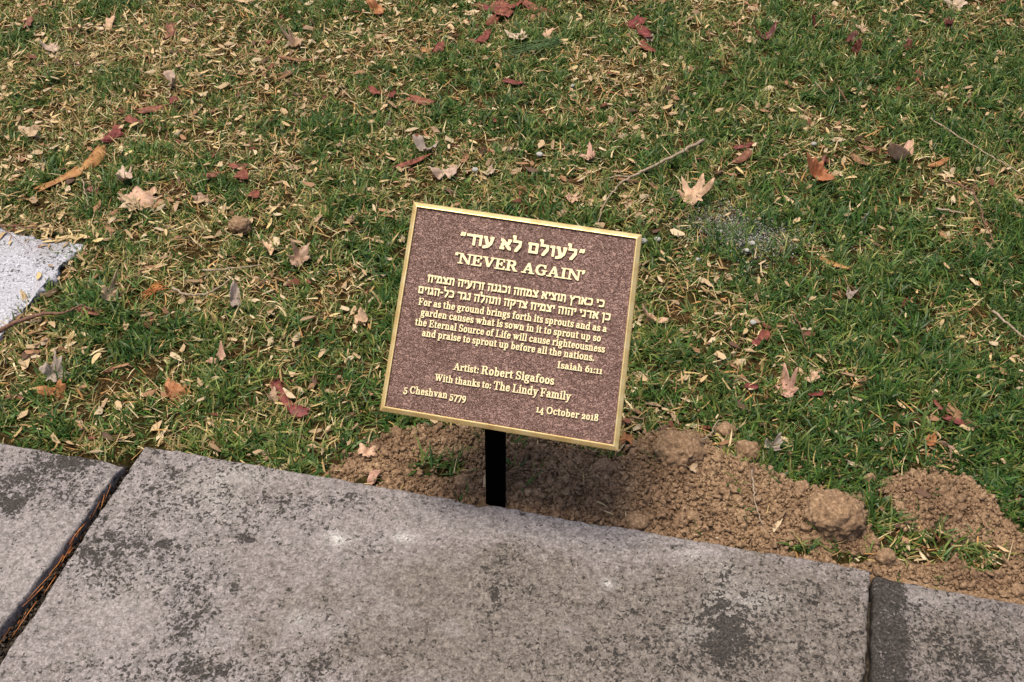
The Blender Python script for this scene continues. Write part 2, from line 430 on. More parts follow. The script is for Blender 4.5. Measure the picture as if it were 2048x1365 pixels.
V, F = scatter(crumbs, np.column_stack([p, ground_h(p[:, 0], p[:, 1]) + 0.003 + sz * 0.4]), sz)
obj('soil_crumbs', mesh_from('soil_crumbs', V, F, M_soil), kind='stuff', label='loose brown crumbs of earth strewn over the dug heap', category='soil')
clods_b = [shard(lump(I2, s, .3, 2.2), s) for s in range(30, 38)]
p = sample_soil(3000); sz = 0.0026 + 0.0050 * rng.random(3000) ** 2.2
V, F = scatter(clods_b, np.column_stack([p, ground_h(p[:, 0], p[:, 1]) + 0.003 + sz * 0.35]), sz)
obj('soil_lumps', mesh_from('soil_lumps', V, F, M_soil), kind='stuff', label='small lumps of brown earth among the crumbs of the heap', category='soil')
# crumbs thrown onto the surrounding grass
n = 1500; q = sample_soil(n); a = rng.uniform(0, 6.28, n); r = rng.exponential(0.035, n) + 0.01
p = q + np.stack([np.cos(a) * r, np.abs(np.sin(a)) * r * 1.3], 1)
k = edge_t(p[:, 0], p[:, 1]) > 0.01; p = p[k]
sz = 0.0015 + 0.0035 * rng.random(len(p)) ** 2
V, F = scatter(crumbs, np.column_stack([p, ground_h(p[:, 0], p[:, 1]) + 0.008]), sz)
obj('scattered_crumbs', mesh_from('scattered_crumbs', V, F, M_soil), kind='stuff', label='stray crumbs of earth lying in the grass edge beside the heap', category='soil')

# ------------------------------------------------------------------ stone slabs
def slab_mesh(name, quad, z, thick, mat, res=0.005, rad=0.006, rough=0.0012, jag=0.0022, seed=0, spots=(), dents=(), floor_stain=(0, 0, 0)):
    """quad: back-left, back-right, front-right, front-left (world xy). Rounded uneven edges, pitted top; stain attribute from spots"""
    q = np.array(quad)[:, :2]
    Lu = max(np.hypot(*(q[1] - q[0])), np.hypot(*(q[2] - q[3]))); Lv = max(np.hypot(*(q[3] - q[0])), np.hypot(*(q[2] - q[1])))
    def axis(L):
        ed = [0, .0009, .002, .0035, .0055, .008, .0115]
        n = int((L - 0.024) / res) + 1
        return np.array(ed + list(np.linspace(0.0155, L - 0.0155, n)) + [L - e for e in ed[::-1]]) / L
    U, Vv = np.meshgrid(axis(Lu), axis(Lv), indexing='ij')
    P = ((1 - U) * (1 - Vv))[..., None] * q[0] + (U * (1 - Vv))[..., None] * q[1] + (U * Vv)[..., None] * q[2] + ((1 - U) * Vv)[..., None] * q[3]
    du = np.minimum(U, 1 - U) * Lu; dv = np.minimum(Vv, 1 - Vv) * Lv; d = np.minimum(du, dv)
    x, y = P[..., 0].copy(), P[..., 1].copy()
    cen = q.mean(0)
    w = np.exp(-d / 0.012)
    jn = jag * (1.2 * fbm(x * 22, y * 22, 0, 3, seed + 3) + 0.9 * fbm(x * 120, y * 120, 0, 2, seed + 4)) + jag * 0.6
    # push inward along the nearest side's normal
    sgu = np.where(U < .5, 1, -1) * np.exp(-du / 0.012); sgv = np.where(Vv < .5, 1, -1) * np.exp(-dv / 0.012)
    eu = (q[1] - q[0]) / np.hypot(*(q[1] - q[0])); ev = (q[3] - q[0]) / np.hypot(*(q[3] - q[0]))
    x += jn * (sgu * eu[0] + sgv * ev[0]); y += jn * (sgu * eu[1] + sgv * ev[1])
    rr = rad * (1 + 0.35 * fbm(x * 30, y * 30, 2, 2, seed + 8))
    def rnd(dd): 
        t = np.clip(1 - dd / rr, 0, 1); return rr * (1 - np.sqrt(np.clip(1 - t * t, 0, 1)))
    zz = z - np.maximum(rnd(du), rnd(dv)) + rough * fbm(x * 18, y * 18, 0, 3, seed + 6) + 0.0007 * fbm(x * 110, y * 110, 0, 3, seed + 7)
    for (u_, v_, r_, dp) in dents:
        c = g(u_, v_, z)[:2]; s = scale_at(np.array([c[0], c[1], z])) * r_
        zz -= dp * np.exp(-((x - c[0]) ** 2 + (y - c[1]) ** 2) / s ** 2 * (1 + 0.5 * fbm(x * 90, y * 90, 0, 2, seed)))
    nu, nv = U.shape
    V = np.stack([x.ravel(), y.ravel(), zz.ravel()], 1); F = [grid_faces(nu, nv)[:, ::-1]]
    idx = np.arange(nu * nv).reshape(nu, nv)
    loop = np.concatenate([idx[:, 0], idx[-1, 1:], idx[::-1, -1][1:], idx[0, ::-1][1:-1]])
    nl = len(loop); levels = [0.006, 0.016, 0.03, 0.05, thick]
    allV = [V]; prev = loop; off = len(V)
    lv = V[loop]
    for L_ in levels:
        if L_ > thick: continue
        nn = 0.0016 * fbm(lv[:, 0] * 60, lv[:, 1] * 60, L_ * 80, 3, seed + 12)
        dirv = cen[None] - lv[:, :2]; dirv /= np.linalg.norm(dirv, axis=1)[:, None]
        W = np.column_stack([lv[:, :2] + dirv * nn[:, None], np.full(nl, z - L_) - 0.0])
        W[:, 2] = np.minimum(W[:, 2], lv[:, 2] - 0.001 * (1 + levels.index(L_)))
        allV.append(W); cur = np.arange(nl) + off
        a, b_ = prev, np.roll(prev, -1); c, d_ = np.roll(cur, -1), cur
        F.append(np.stack([a, b_, c, d_], 1)); prev = cur; off += nl
    V = np.concatenate(allV); F = np.concatenate(F)
    me = mesh_from(name, V, F, mat, True)
    st = np.zeros((len(V), 4), np.float32); st[:, 3] = 1; st[:, :3] = floor_stain
    vx, vy = V[:, 0], V[:, 1]
    wob = 1 + 1.5 * fbm(vx * 14, vy * 14, 0, 5, seed + 15)
    for (u_, v_, ru, rv, ch, amt) in spots:
        c = g(u_, v_, z); s = scale_at(c)
        e = ((vx - c[0]) / (ru * s)) ** 2 + ((vy - c[1]) / (rv * s / 0.72)) ** 2
        st[:, ch] += amt * np.exp(-np.clip(e * np.clip(wob, .2, 3), 0, 30))
    st[:, :3] = np.clip(st[:, :3], -1, 1.9)
    at = me.color_attributes.new('stain_tone', 'FLOAT_COLOR', 'POINT'); at.data.foreach_set('color', st.ravel())
    return me

def along(p, q, L):   # from p towards q, length L
    d = q - p; d = d / np.linalg.norm(d); return p + d * L
DEPTH = 0.47
mBL = g(289, 889, ZS); mBR = g(1744, 1139, ZS); mFLd = g(0, 1322, ZS); mFRd = g(1733, 1365, ZS)
mFL = along(mBL, mFLd, DEPTH); mFR = along(mBR, mFRd, DEPTH)
main_spots = [
 (330, 1000, 160, 90, 0, .75), (170, 1120, 100, 80, 0, .9), (360, 1240, 70, 60, 0, 1.5), (300, 1130, 160, 60, 0, .55), (560, 1020, 120, 50, 0, .7),
 (495, 1078, 20, 9, 0, 2.2), (470, 1175, 14, 10, 0, 1.9), (345, 950, 10, 7, 0, 1.6), (220, 1190, 12, 8, 0, 1.4), (330, 1090, 18, 9, 0, 1.2), (560, 1090, 12, 8, 0, 1.5),
 (700, 1000, 55, 22, 0, .85), (750, 1090, 40, 26, 0, .9), (1012, 1108, 38, 42, 0, .6), (985, 1225, 16, 18, 0, .9), (1000, 1175, 25, 30, 0, .45), (1050, 1160, 40, 30, 0, .3),
 (1540, 1200, 50, 34, 0, .45), (1470, 1250, 50, 40, 0, .35), (1650, 1240, 90, 80, 0, .4), (1350, 1340, 200, 40, 0, .35), (1620, 1330, 240, 90, 0, .5), (1480, 1330, 420, 80, 1, .9), (850, 1320, 400, 60, 1, .7), (1250, 1290, 260, 60, 0, .3), (1330, 1210, 140, 50, 0, .35), (1250, 1310, 220, 40, 0, .35),  # the broad spots here darken the slab towards its lower right
 (650, 1330, 60, 50, 0, .9), (540, 1340, 160, 30, 0, .6), (300, 1345, 200, 25, 0, .8), (780, 1300, 60, 20, 0, .55), (1700, 1150, 30, 40, 0, .4), (460, 1130, 60, 50, 0, .5), (420, 1330, 80, 50, 0, .5),
 (430, 980, 100, 30, 1, .8), (420, 1000, 70, 28, 2, .4), (230, 1215, 110, 50, 2, .16), (240, 1230, 150, 60, 0, -.9), (520, 1130, 90, 50, 0, -.8), (880, 1150, 180, 60, 0, -.6),
 (800, 1150, 230, 90, 1, .85), (1150, 1180, 280, 70, 1, .75), (900, 1290, 330, 70, 1, .9), (1350, 1250, 300, 110, 1, .75), (1600, 1180, 160, 70, 1, .7), (1200, 1330, 350, 60, 1, 1.1), (1650, 1320, 220, 110, 1, 1.4), (560, 1200, 120, 60, 1, .35),
 (675, 1078, 24, 14, 2, 1.2), (810, 1076, 26, 10, 2, 1.0), (1215, 1168, 14, 8, 2, .9), (1390, 1110, 40, 14, 2, .35), (1500, 1195, 60, 26, 2, .45), (1380, 1265, 30, 14, 2, .35), (600, 1240, 30, 16, 2, .45), (470, 960, 60, 16, 2, .4), (650, 1260, 60, 20, 2, .2),
 (1000, 1060, 500, 26, 1, -.7), (1000, 1050, 500, 22, 0, -.5), (600, 960, 260, 24, 0, -.4), (1450, 1115, 240, 20, 1, -.5),
]
wall_label = 'low stone wall topped with weathered grey coping slabs running across the foreground'
wall = thing('stone_wall', wall_label, 'wall', (0, 0, 0))
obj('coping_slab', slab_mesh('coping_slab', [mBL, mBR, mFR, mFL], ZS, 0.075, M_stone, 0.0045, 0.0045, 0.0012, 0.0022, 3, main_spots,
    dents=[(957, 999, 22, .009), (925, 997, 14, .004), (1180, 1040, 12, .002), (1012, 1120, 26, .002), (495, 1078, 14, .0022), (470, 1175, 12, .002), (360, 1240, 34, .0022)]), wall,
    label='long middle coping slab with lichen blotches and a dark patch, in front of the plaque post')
ZL = ZS + 0.001
lBR = g(250, 927, ZL); lBL = along(lBR, g(0, 884, ZL), 1.0); lFRd = g(0, 1262, ZL)
lFR = along(lBR, lFRd, DEPTH + .03); lFL = lBL + (lFR - lBR)
obj('coping_slab', slab_mesh('coping_slab_left', [lBL, lBR, lFR, lFL], ZL, 0.075, M_stone, 0.006, 0.004, 0.0012, 0.0022, 5,
    [(60, 950, 90, 34, 0, .85), (30, 975, 70, 46, 0, .9), (20, 1012, 30, 12, 0, 1.8), (140, 920, 40, 14, 0, .8), (165, 920, 8, 5, 0, 1.2), (120, 1000, 60, 20, 0, .5),
     (60, 1130, 90, 60, 2, .12), (100, 1080, 120, 40, 0, -.5), (60, 1130, 120, 70, 1, -.8), (40, 1200, 60, 60, 0, -.4)],
    dents=[(240, 926, 16, .006)]), wall, label='shorter coping slab left of the open joint, blackened on top')
ZR = ZS - 0.006
rBL = g(1747, 1149, ZR); rBR = along(rBL, g(2048, 1207, ZR), 1.0); rFL = along(rBL, g(1736, 1372, ZR), DEPTH); rFR = rBR + (rFL - rBL)
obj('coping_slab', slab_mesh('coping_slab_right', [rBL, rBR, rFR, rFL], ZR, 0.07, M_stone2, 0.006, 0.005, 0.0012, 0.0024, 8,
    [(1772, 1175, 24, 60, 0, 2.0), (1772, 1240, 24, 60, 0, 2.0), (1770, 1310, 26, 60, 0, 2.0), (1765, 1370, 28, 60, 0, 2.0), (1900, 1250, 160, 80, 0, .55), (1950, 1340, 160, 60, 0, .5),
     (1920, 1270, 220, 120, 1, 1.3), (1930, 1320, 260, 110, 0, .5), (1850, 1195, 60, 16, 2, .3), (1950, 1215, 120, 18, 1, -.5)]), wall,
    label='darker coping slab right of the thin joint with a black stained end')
# wall body under the slabs and dirt in the joints
def prism(name, quad, z0, z1, mat, parent, **k):
    q = [list(p[:2]) for p in quad]
    V = np.array([[*p, z0] for p in q] + [[*p, z1] for p in q])
    F = [[3, 2, 1, 0], [4, 5, 6, 7], [0, 1, 5, 4], [1, 2, 6, 5], [2, 3, 7, 6], [3, 0, 4, 7]]
    return obj(name, mesh_from(name, V, F, mat), parent, **k)
e3 = lambda s, t: np.array([mBL[0] + ED[0] * s + EN[0] * t, mBL[1] + ED[1] * s + EN[1] * t, 0])
prism('joint_bed', [e3(-1.2, -.035), e3(2.2, -.035), e3(2.2, -.44), e3(-1.2, -.44)], -0.10, ZS - 0.024, M_joint, wall)
for row in range(3):
    z1 = -0.102 - row * 0.125
    s = -1.2 + (0.17 if row % 2 else 0)
    while s < 2.1:
        w = 0.30 + 0.08 * random.random()
        prism('stone_block', [e3(s, -.06), e3(min(s + w, 2.2), -.06), e3(min(s + w, 2.2), -.43 + .008 * random.random()), e3(s, -.43)], z1 - 0.117, z1, M_stone, wall)
        s += w + 0.008

# needles and grit in the open joint
def tube(path, rad, sides=5, taper=0.3):
    path = np.asarray(path, float); n = len(path)
    T = np.gradient(path, axis=0); T /= np.linalg.norm(T, axis=1)[:, None] + 1e-12
    up = np.array([0, 0, 1.0]); A = np.cross(T, up); A /= np.linalg.norm(A, axis=1)[:, None] + 1e-9; B = np.cross(A, T)
    r = rad * np.linspace(1, taper, n) if np.isscalar(rad) else np.asarray(rad)
    th = np.arange(sides) / sides * 2 * np.pi
    V = path[:, None] + r[:, None, None] * (np.cos(th)[None, :, None] * A[:, None] + np.sin(th)[None, :, None] * B[:, None])
    V = V.reshape(-1, 3); F = []
    for i in range(n - 1):
        for k in range(sides):
            k2 = (k + 1) % sides; F.append([i * sides + k, i * sides + k2, (i + 1) * sides + k2, (i + 1) * sides + k])
    V = np.concatenate([V, path[:1], path[-1:]])
    for k in range(sides):
        k2 = (k + 1) % sides
        F.append([n * sides, k2, k, k][:3] + [k]) if False else F.append([n * sides, k2, k, n * sides])
        F.append([n * sides + 1, (n - 1) * sides + k, (n - 1) * sides + k2, n * sides + 1])
    quads = np.array([f for f in F if len(set(f)) == 4]); tris = [f[:3] for f in F if len(set(f)) == 3]
    return V, [list(f) for f in quads] + tris
def merge(parts):
    V, F, o = [], [], 0
    for v, f in parts:
        V.append(v); F += [[i + o for i in q] for q in f]; o += len(v)
    return np.concatenate(V), F
gapA = g(238, 957, ZS - .02)[:2]; gapB = g(10, 1300, ZS - .02)[:2]
gd = (gapB - gapA) / np.hypot(*(gapB - gapA)); gn = np.array([-gd[1], gd[0]])
parts = []
Lg = np.hypot(*(gapB - gapA))
for i in range(24):
    s = random.choice([random.uniform(0.04, 0.17), random.uniform(0.24, 0.36), random.uniform(0, Lg)])
    L = random.uniform(.03, .06); o0 = random.uniform(-.006, .006); o1 = random.uniform(-.007, .007); z = ZS - random.uniform(.006, .018)
    pts = []
    for k in range(6):
        t = k / 5; p = gapA + gd * (s + L * (t - .5)) + gn * (o0 * (1 - t) + o1 * t + .004 * math.sin(3 * t + i))
        pts.append([p[0], p[1], z + .006 * math.sin(t * 3.1 + i)])
    parts.append(tube(pts, random.uniform(.0005, .0009), 4, 0.5))
V, F = merge(parts)
obj('joint_needles', mesh_from('joint_needles', V, F, M_needle, True), kind='stuff', label='rusty pine needles caught in the open joint between two coping slabs', category='needles')
n = 900; s = rng.uniform(-.02, Lg + .05, n); o_ = rng.normal(0, .006, n)
p = gapA[None] + gd[None] * s[:, None] + gn[None] * o_[:, None]; sz = 0.0012 + .003 * rng.random(n) ** 2
V, F = scatter(crumbs, np.column_stack([p, np.full(n, ZS - .023) + .009 * rng.random(n)]), sz)
obj('joint_grit', mesh_from('joint_grit', V, F, M_joint), kind='stuff', label='dark grit packed in the open joint of the coping', category='soil')

# pale paver let into the lawn, far left
ZP = 0.006
pBR = g(176, 487, ZP); pBL = along(pBR, g(0, 452, ZP), 0.5); pFR = along(pBR, g(14, 672, ZP), 0.30); pFL = pBL + (pFR - pBR)
pav_me = slab_mesh('stepping_stone', [pBL, pBR, pFR, pFL], ZP, 0.05, M_paver, 0.006, 0.007, 0.0022, 0.014, 12,
    [(30, 540, 60, 30, 0, .25), (100, 520, 30, 20, 0, .4), (20, 620, 40, 30, 0, .3), (120, 500, 60, 20, 1, .5)])
obj('stepping_stone', pav_me, None, label='pale whitish stepping stone sunk in the grass at the left edge', category='paving stone')
PAV = np.array([pBL, along(pBR, pBL, .045), along(pBR, pFR, .04), pFR, pFL])

# ------------------------------------------------------------------ grass
straw_spots = [(330, 70, 110), (170, 230, 90), (110, 110, 60), (330, 170, 80), (560, 110, 90), (590, 220, 60), (450, 290, 60), (560, 330, 60), (610, 400, 40), (1220, 140, 50), (1420, 95, 60), (1300, 180, 60),
 (735, 265, 45), (540, 700, 60), (690, 610, 60), (560, 740, 50), (250, 800, 60), (1500, 740, 60), (1900, 375, 70), (1780, 250, 60), (1660, 270, 60), (1500, 250, 60), (880, 60, 80), (780, 50, 60), (1150, 390, 60), (1440, 660, 60),
 (1350, 560, 60), (30, 740, 50), (200, 850, 60), (1480, 60, 50), (1610, 160, 40), (140, 680, 30), (1380, 690, 50), (1700, 760, 40), (700, 330, 60), (820, 100, 60), (1000, 120, 40)]
green_spots = [(30, 70, 50), (290, 290, 60), (250, 150, 50), (230, 400, 60), (60, 380, 60), (250, 560, 80), (400, 640, 80), (150, 640, 60), (440, 790, 90), (950, 180, 90), (880, 130, 60), (1100, 250, 60), (1080, 60, 60), (1340, 60, 70),
 (1600, 60, 70), (1700, 160, 80), (1900, 120, 90), (1980, 250, 60), (1800, 230, 60), (1950, 330, 60), (1750, 430, 80), (1650, 420, 60), (1850, 560, 80), (1760, 620, 60), (1700, 700, 70), (1650, 820, 80), (1850, 800, 90), (1980, 850, 90), (1500, 450, 50),
 (720, 420, 60), (650, 470, 60), (760, 520, 50), (90, 850, 60), (700, 800, 60), (1450, 180, 60), (1300, 320, 50), (1340, 700, 50)]
def strawness(x, y):
    s = 0.30 + 0.55 * fbm(x * 6, y * 6, 0, 3, 40) + 0.75 * fbm(x * 26, y * 26, 0, 3, 41) - 0.10 * x + 0.16 * sstep(.0, -.7, x) * sstep(.3, 1.0, y)
    for u, v, r in straw_spots:
        c = g(u, v); k = r * scale_at(c); s = s + 0.34 * np.exp(-((x - c[0]) ** 2 + ((y - c[1]) * .75) ** 2) / k ** 2)
    for u, v, r in green_spots:
        c = g(u, v); k = r * scale_at(c); s = s - 0.34 * np.exp(-((x - c[0]) ** 2 + ((y - c[1]) * .75) ** 2) / k ** 2)
    return np.clip(s, 0, 1)
def in_view(x, y, margin=0.15):
    hw = 0.63 + (y + 0.27) * 0.345 + margin
    return (np.abs(x - 0.02) < hw) & (y < 1.57 + margin)
def allowed(x, y, edge=0.001):
    ok = edge_t(x, y) > edge
    ok &= poly_sd(x, y, PAV) > -0.016 + .022 * fbm(x * 24, y * 30, 0, 3, 44)
    return ok

def blades(base, az, lean, length, width, curl, tint, segs=3, zoff=0.0):
    """ribbons: base (n,3), heading az, lean from the vertical, extra curl, per-blade tint"""
    n = len(base); rows = []
    hd = np.stack([np.cos(az), np.sin(az), np.zeros(n)], 1)
    sd_ = np.stack([-np.sin(az), np.cos(az), np.zeros(n)], 1)
    tw = rng.normal(0, .5, n)
    p = base.copy(); ang = lean.copy(); rows_c = []
    V = np.zeros((n, segs * 2 + 1, 3)); 
    side_bend = rng.normal(0, .35, n)
    for k in range(segs + 1):
        w = width * (1.0, .92, .7, .45, .25)[k] * .5
        s2 = sd_ * np.cos(tw)[:, None] + np.array([0, 0, 1.0]) * np.sin(tw)[:, None]
        if k < segs:
            V[:, 2 * k] = p - s2 * w[:, None]; V[:, 2 * k + 1] = p + s2 * w[:, None]
        else: V[:, 2 * segs] = p
        step = length / segs
        p = p + (hd * np.sin(ang)[:, None] + np.array([0, 0, 1.0]) * np.cos(ang)[:, None] + sd_ * (side_bend * k / segs)[:, None]) * step[:, None]
        ang = np.minimum(ang + curl / segs, 1.9)
    gz = ground_h(V[:, :, 0], V[:, :, 1]) + .001
    V[:, 2:, 2] = np.maximum(V[:, 2:, 2], gz[:, 2:])
    m_ = segs * 2 + 1
    tri = []
    for k in range(segs - 1):
        a = 2 * k; tri += [[a, a + 1, a + 3], [a, a + 3, a + 2]]
    a = 2 * (segs - 1); tri += [[a, a + 1, a + 2]]
    tri = np.array(tri)
    F = (tri[None] + (np.arange(n) * m_)[:, None, None]).reshape(-1, 3)
    tt = np.repeat(tint, m_, axis=0)
    return V.reshape(-1, 3), F, tt
def region(n):
    x = rng.uniform(-1.75, 1.8, n); y = rng.uniform(-0.45, 2.0, n); return x, y

n = 82000; x, y = region(n)
st = strawness(x, y); sm = soil_mask(x, y)
dens = (0.42 + 0.58 * sstep(-0.35, 0.25, fbm(x * 17, y * 17, 0, 3, 60))) * (1 - 0.42 * st) * (1 - 0.955 * sm) * np.where(in_view(x, y), 1.0, 0.5)
k = (rng.random(n) < dens) & allowed(x, y); x, y, st = x[k], y[k], st[k]
nb = 8; T = len(x)
lush = sstep(0.5, 0.0, st)
bx = np.repeat(x, nb) + rng.normal(0, .0035, T * nb); by = np.repeat(y, nb) + rng.normal(0, .0035, T * nb)
st_ = np.repeat(st, nb); lu = np.repeat(lush, nb)
az = np.repeat(rng.uniform(0, 2 * np.pi, T), nb) + rng.normal(0, 1.1, T * nb)
lean = np.abs(rng.normal(.85, .42, T * nb)); lean = np.clip(lean, .05, 1.45)
length = (0.012 + 0.018 * rng.random(T * nb) + 0.012 * (rng.random(T * nb) < .12)) * (0.80 + 0.5 * lu)
width = 0.0014 + 0.0022 * rng.random(T * nb) ** 1.6 + .0007 * lu
curl = rng.normal(.7, .5, T * nb)
G = np.array([(.030, .078, .016), (.052, .112, .022), (.092, .155, .030), (.155, .200, .044), (.27, .265, .085), (.44, .36, .16)])
r = rng.random(T * nb) + 0.42 * st_ - .02 + 0.22 * np.repeat(fbm(x * 9, y * 9, 0, 2, 70), nb)
gi = np.digitize(r, [.22, .50, .74, .92, 1.08])
tint = G[gi] * (0.75 + 0.5 * rng.random((T * nb, 1))) * (1 + .10 * rng.normal(size=(T * nb, 3)))
base = np.column_stack([bx, by, ground_h(bx, by) - .001])
V, F, tt = blades(base, az, lean, length, width, curl, np.clip(tint, .004, 1))
obj('grass', mesh_from('grass', V, F, M_grass, False, tt), kind='stuff', label='short green lawn grass in ragged tufts', category='grass')

# dead straw woven through the lawn
n = 190000; x, y = region(n); st = strawness(x, y); sm = soil_mask(x, y)
dens = (0.10 + 0.62 * st) * (1 - .90 * sm) * np.where(in_view(x, y), 1.0, 0.35) * .95
k = (rng.random(n) < dens) & allowed(x, y, .008); x, y = x[k], y[k]; n = len(x)
lean = np.clip(rng.normal(1.25, .3, n), .3, 1.7)
S = np.array([(.40, .29, .13), (.29, .19, .085), (.52, .42, .24), (.20, .115, .045), (.40, .22, .08), (.12, .065, .03)])
tint = S[rng.choice(6, n, p=[.30, .21, .20, .12, .11, .06])] * (0.85 + .5 * rng.random((n, 1)))
base = np.column_stack([x, y, ground_h(x, y) + rng.random(n) * .007])
V, F, tt = blades(base, rng.uniform(0, 6.283, n), lean, 0.011 + .026 * rng.random(n), .0009 + .0024 * rng.random(n) ** 2, rng.normal(.3, .6, n), np.clip(tint, .01, 1))
obj('dead_straw', mesh_from('dead_straw', V, F, M_litter, False, tt), kind='stuff', label='dry tan straw and thatch matted between the green tufts', category='straw')

# sparse coarse grass beyond the frame
n = 26000; x = rng.uniform(-5, 5, n); y = rng.uniform(-0.2, 6.5, n)
k = ~((np.abs(x) < 1.75) & (y < 2.0)) & (edge_t(x, y) > .01); x, y = x[k], y[k]; n = len(x); nb = 4
bx = np.repeat(x, nb) + rng.normal(0, .012, n * nb); by = np.repeat(y, nb) + rng.normal(0, .012, n * nb); n = n * nb
tint = G[rng.choice(6, n, p=[.2, .25, .2, .15, .12, .08])] * (0.75 + .5 * rng.random((n, 1)))
V, F, tt = blades(np.column_stack([bx, by, ground_h(bx, by)]), rng.uniform(0, 6.28, n), np.clip(rng.normal(.8, .3, n), 0, 1.4), .02 + .02 * rng.random(n), .003 + .003 * rng.random(n), rng.normal(.6, .4, n), tint, 2)
obj('outer_grass', mesh_from('outer_grass', V, F, M_grass, False, tt), kind='stuff', label='lawn grass further out around the plaque', category='grass')

# small flat scraps of leaf and bark, too many to count
n = 19000; x, y = region(n); st = strawness(x, y); sm = soil_mask(x, y)
k = (rng.random(n) < (.17 + .85 * st) * (1 - .93 * sm)) & allowed(x, y, .01); x, y = x[k], y[k]; n = len(x)
m_ = 6
th = (np.arange(m_) / m_ * 2 * np.pi)[None] + rng.normal(0, .25, (n, m_))
rad = (0.0024 + .0078 * rng.random(n) ** 2)[:, None] * (0.6 + .8 * rng.random((n, m_)))
P = np.stack([np.cos(th) * rad * 1.5, np.sin(th) * rad * .60, rng.normal(0, .0006, (n, m_))], 2)
P = np.concatenate([np.zeros((n, 1, 3)) + np.array([0, 0, .0012]), P], 1)
a = rng.uniform(0, 6.28, n); ti = rng.normal(0, .45, n); tj = rng.normal(0, .35, n)
Rz = np.zeros((n, 3, 3)); Rz[:, 0, 0] = np.cos(a); Rz[:, 0, 1] = -np.sin(a); Rz[:, 1, 0] = np.sin(a); Rz[:, 1, 1] = np.cos(a); Rz[:, 2, 2] = 1
Rx = np.zeros((n, 3, 3)); Rx[:, 0, 0] = 1; Rx[:, 1, 1] = np.cos(ti); Rx[:, 1, 2] = -np.sin(ti); Rx[:, 2, 1] = np.sin(ti); Rx[:, 2, 2] = np.cos(ti)
P = np.einsum('nij,njk,nvk->nvi', Rz, Rx, P) + np.column_stack([x, y, ground_h(x, y) + .005 + .006 * rng.random(n)])[:, None]
tri = np.array([[0, 1 + i, 1 + (i + 1) % m_] for i in range(m_)])
F = (tri[None] + (np.arange(n) * (m_ + 1))[:, None, None]).reshape(-1, 3)
S2 = np.array([(.46, .33, .19), (.28, .15, .08), (.15, .05, .03), (.50, .39, .25), (.34, .23, .14), (.10, .055, .035)])
tint = S2[rng.choice(6, n, p=[.30, .17, .10, .20, .15, .08])] * (0.8 + .4 * rng.random((n, 1)))
obj('leaf_scraps', mesh_from('leaf_scraps', P.reshape(-1, 3), F, M_litter, False, np.repeat(tint, m_ + 1, axis=0)), kind='stuff',
    label='tiny brown and reddish scraps of leaf and bark sprinkled through the lawn', category='leaf litter')

# ------------------------------------------------------------------ winged seeds
def husk_mesh(seed):
    r = random.Random(seed); nu, nv = 9, 5; L = 1.0; V = []
    curl = r.uniform(-.25, .3); bendy = r.uniform(-.09, .09); tw = r.uniform(-.5, .5)
    for s_ in (1, -1):
        for i in range(nu):
            t = i / (nu - 1); w = .17 * (math.sin(math.pi * min(1, t * .86 + .10)) ** .75) * (1 - .25 * t)
            if i == nu - 1: w = .015
            for j in range(nv):
                q = j / (nv - 1) * 2 - 1
                x = t - .5; y = q * w + bendy * math.sin(t * 3.1)
                th = (.055 if t < .22 else .012) * (1 - q * q) ** .5
                z = curl * (x * x) + s_ * (th * .5 + .004) + .10 * q * q * w * 3 + tw * q * w * x
                V.append((x, y, z))
    F = grid_faces(nu, nv); F2 = grid_faces(nu, nv, nu * nv)[:, ::-1]
    idx = np.arange(nu * nv).reshape(nu, nv)
    loop = np.concatenate([idx[:, 0], idx[-1, 1:], idx[::-1, -1][1:], idx[0, ::-1][1:-1]])
    a, b_ = loop, np.roll(loop, -1)
    S_ = np.stack([b_, a, a + nu * nv, b_ + nu * nv], 1)
    return np.array(V), np.concatenate([F, F2, S_])
HB = [husk_mesh(s) for s in range(10)]
HM = [mesh_from('seed_wing', v, f, M_husk, True) for v, f in HB]
n = 7600; x, y = region(n); st = strawness(x, y)
hd = np.clip(.10 + .26 * st + .22 * sstep(.1, -1.0, x + .35 * fbm(x * 3, y * 3, 0, 2, 80)) * sstep(.0, 1.2, y) , 0, 1) * (1 - .92 * soil_mask(x, y))
k = (rng.random(n) < hd * .70) & (edge_t(x, y) > .02); x, y = x[k], y[k]
# a drift of them on the pale stepping stone
c = g(120, 480); xe = c[0] + rng.normal(0, .045, 34); ye = c[1] + rng.normal(0, .022, 34)
x = np.concatenate([xe, x]); y = np.concatenate([ye, y])
vis = in_view(x, y, 0.0); dist = np.hypot(x - CAM[0], y - CAM[1])
order = np.argsort(np.where(vis, dist, 99)); x, y, vis = x[order], y[order], vis[order]
nh = 292; SEEDS = []
for i in range(min(nh, int(vis.sum()))):
    o = bpy.data.objects.new('winged_seed', HM[i % 10]); COL.objects.link(o)
    L = random.uniform(.013, .027)
    o.scale = (L, L * random.uniform(.8, 1.15), L)
    z = ground_h(np.array([x[i]]), np.array([y[i]]))[0]
    onp = poly_sd(np.array([x[i]]), np.array([y[i]]), PAV)[0] < 0
    o.location = (x[i], y[i], (ZP + .003) if onp else z + random.uniform(.009, .014))
    o.rotation_euler = (random.gauss(0, .12 if onp else .35), random.gauss(0, .1 if onp else .32), random.uniform(0, 6.28))
    o['category'] = 'seed'; o['group'] = 'winged seeds scattered over the lawn'; SEEDS.append((o, L))
xs, ys = x[nh:], y[nh:]; n = len(xs)
pos = np.column_stack([xs, ys, ground_h(xs, ys) + .008 + .005 * rng.random(n)])
Vs, Fs, off = [], [], 0
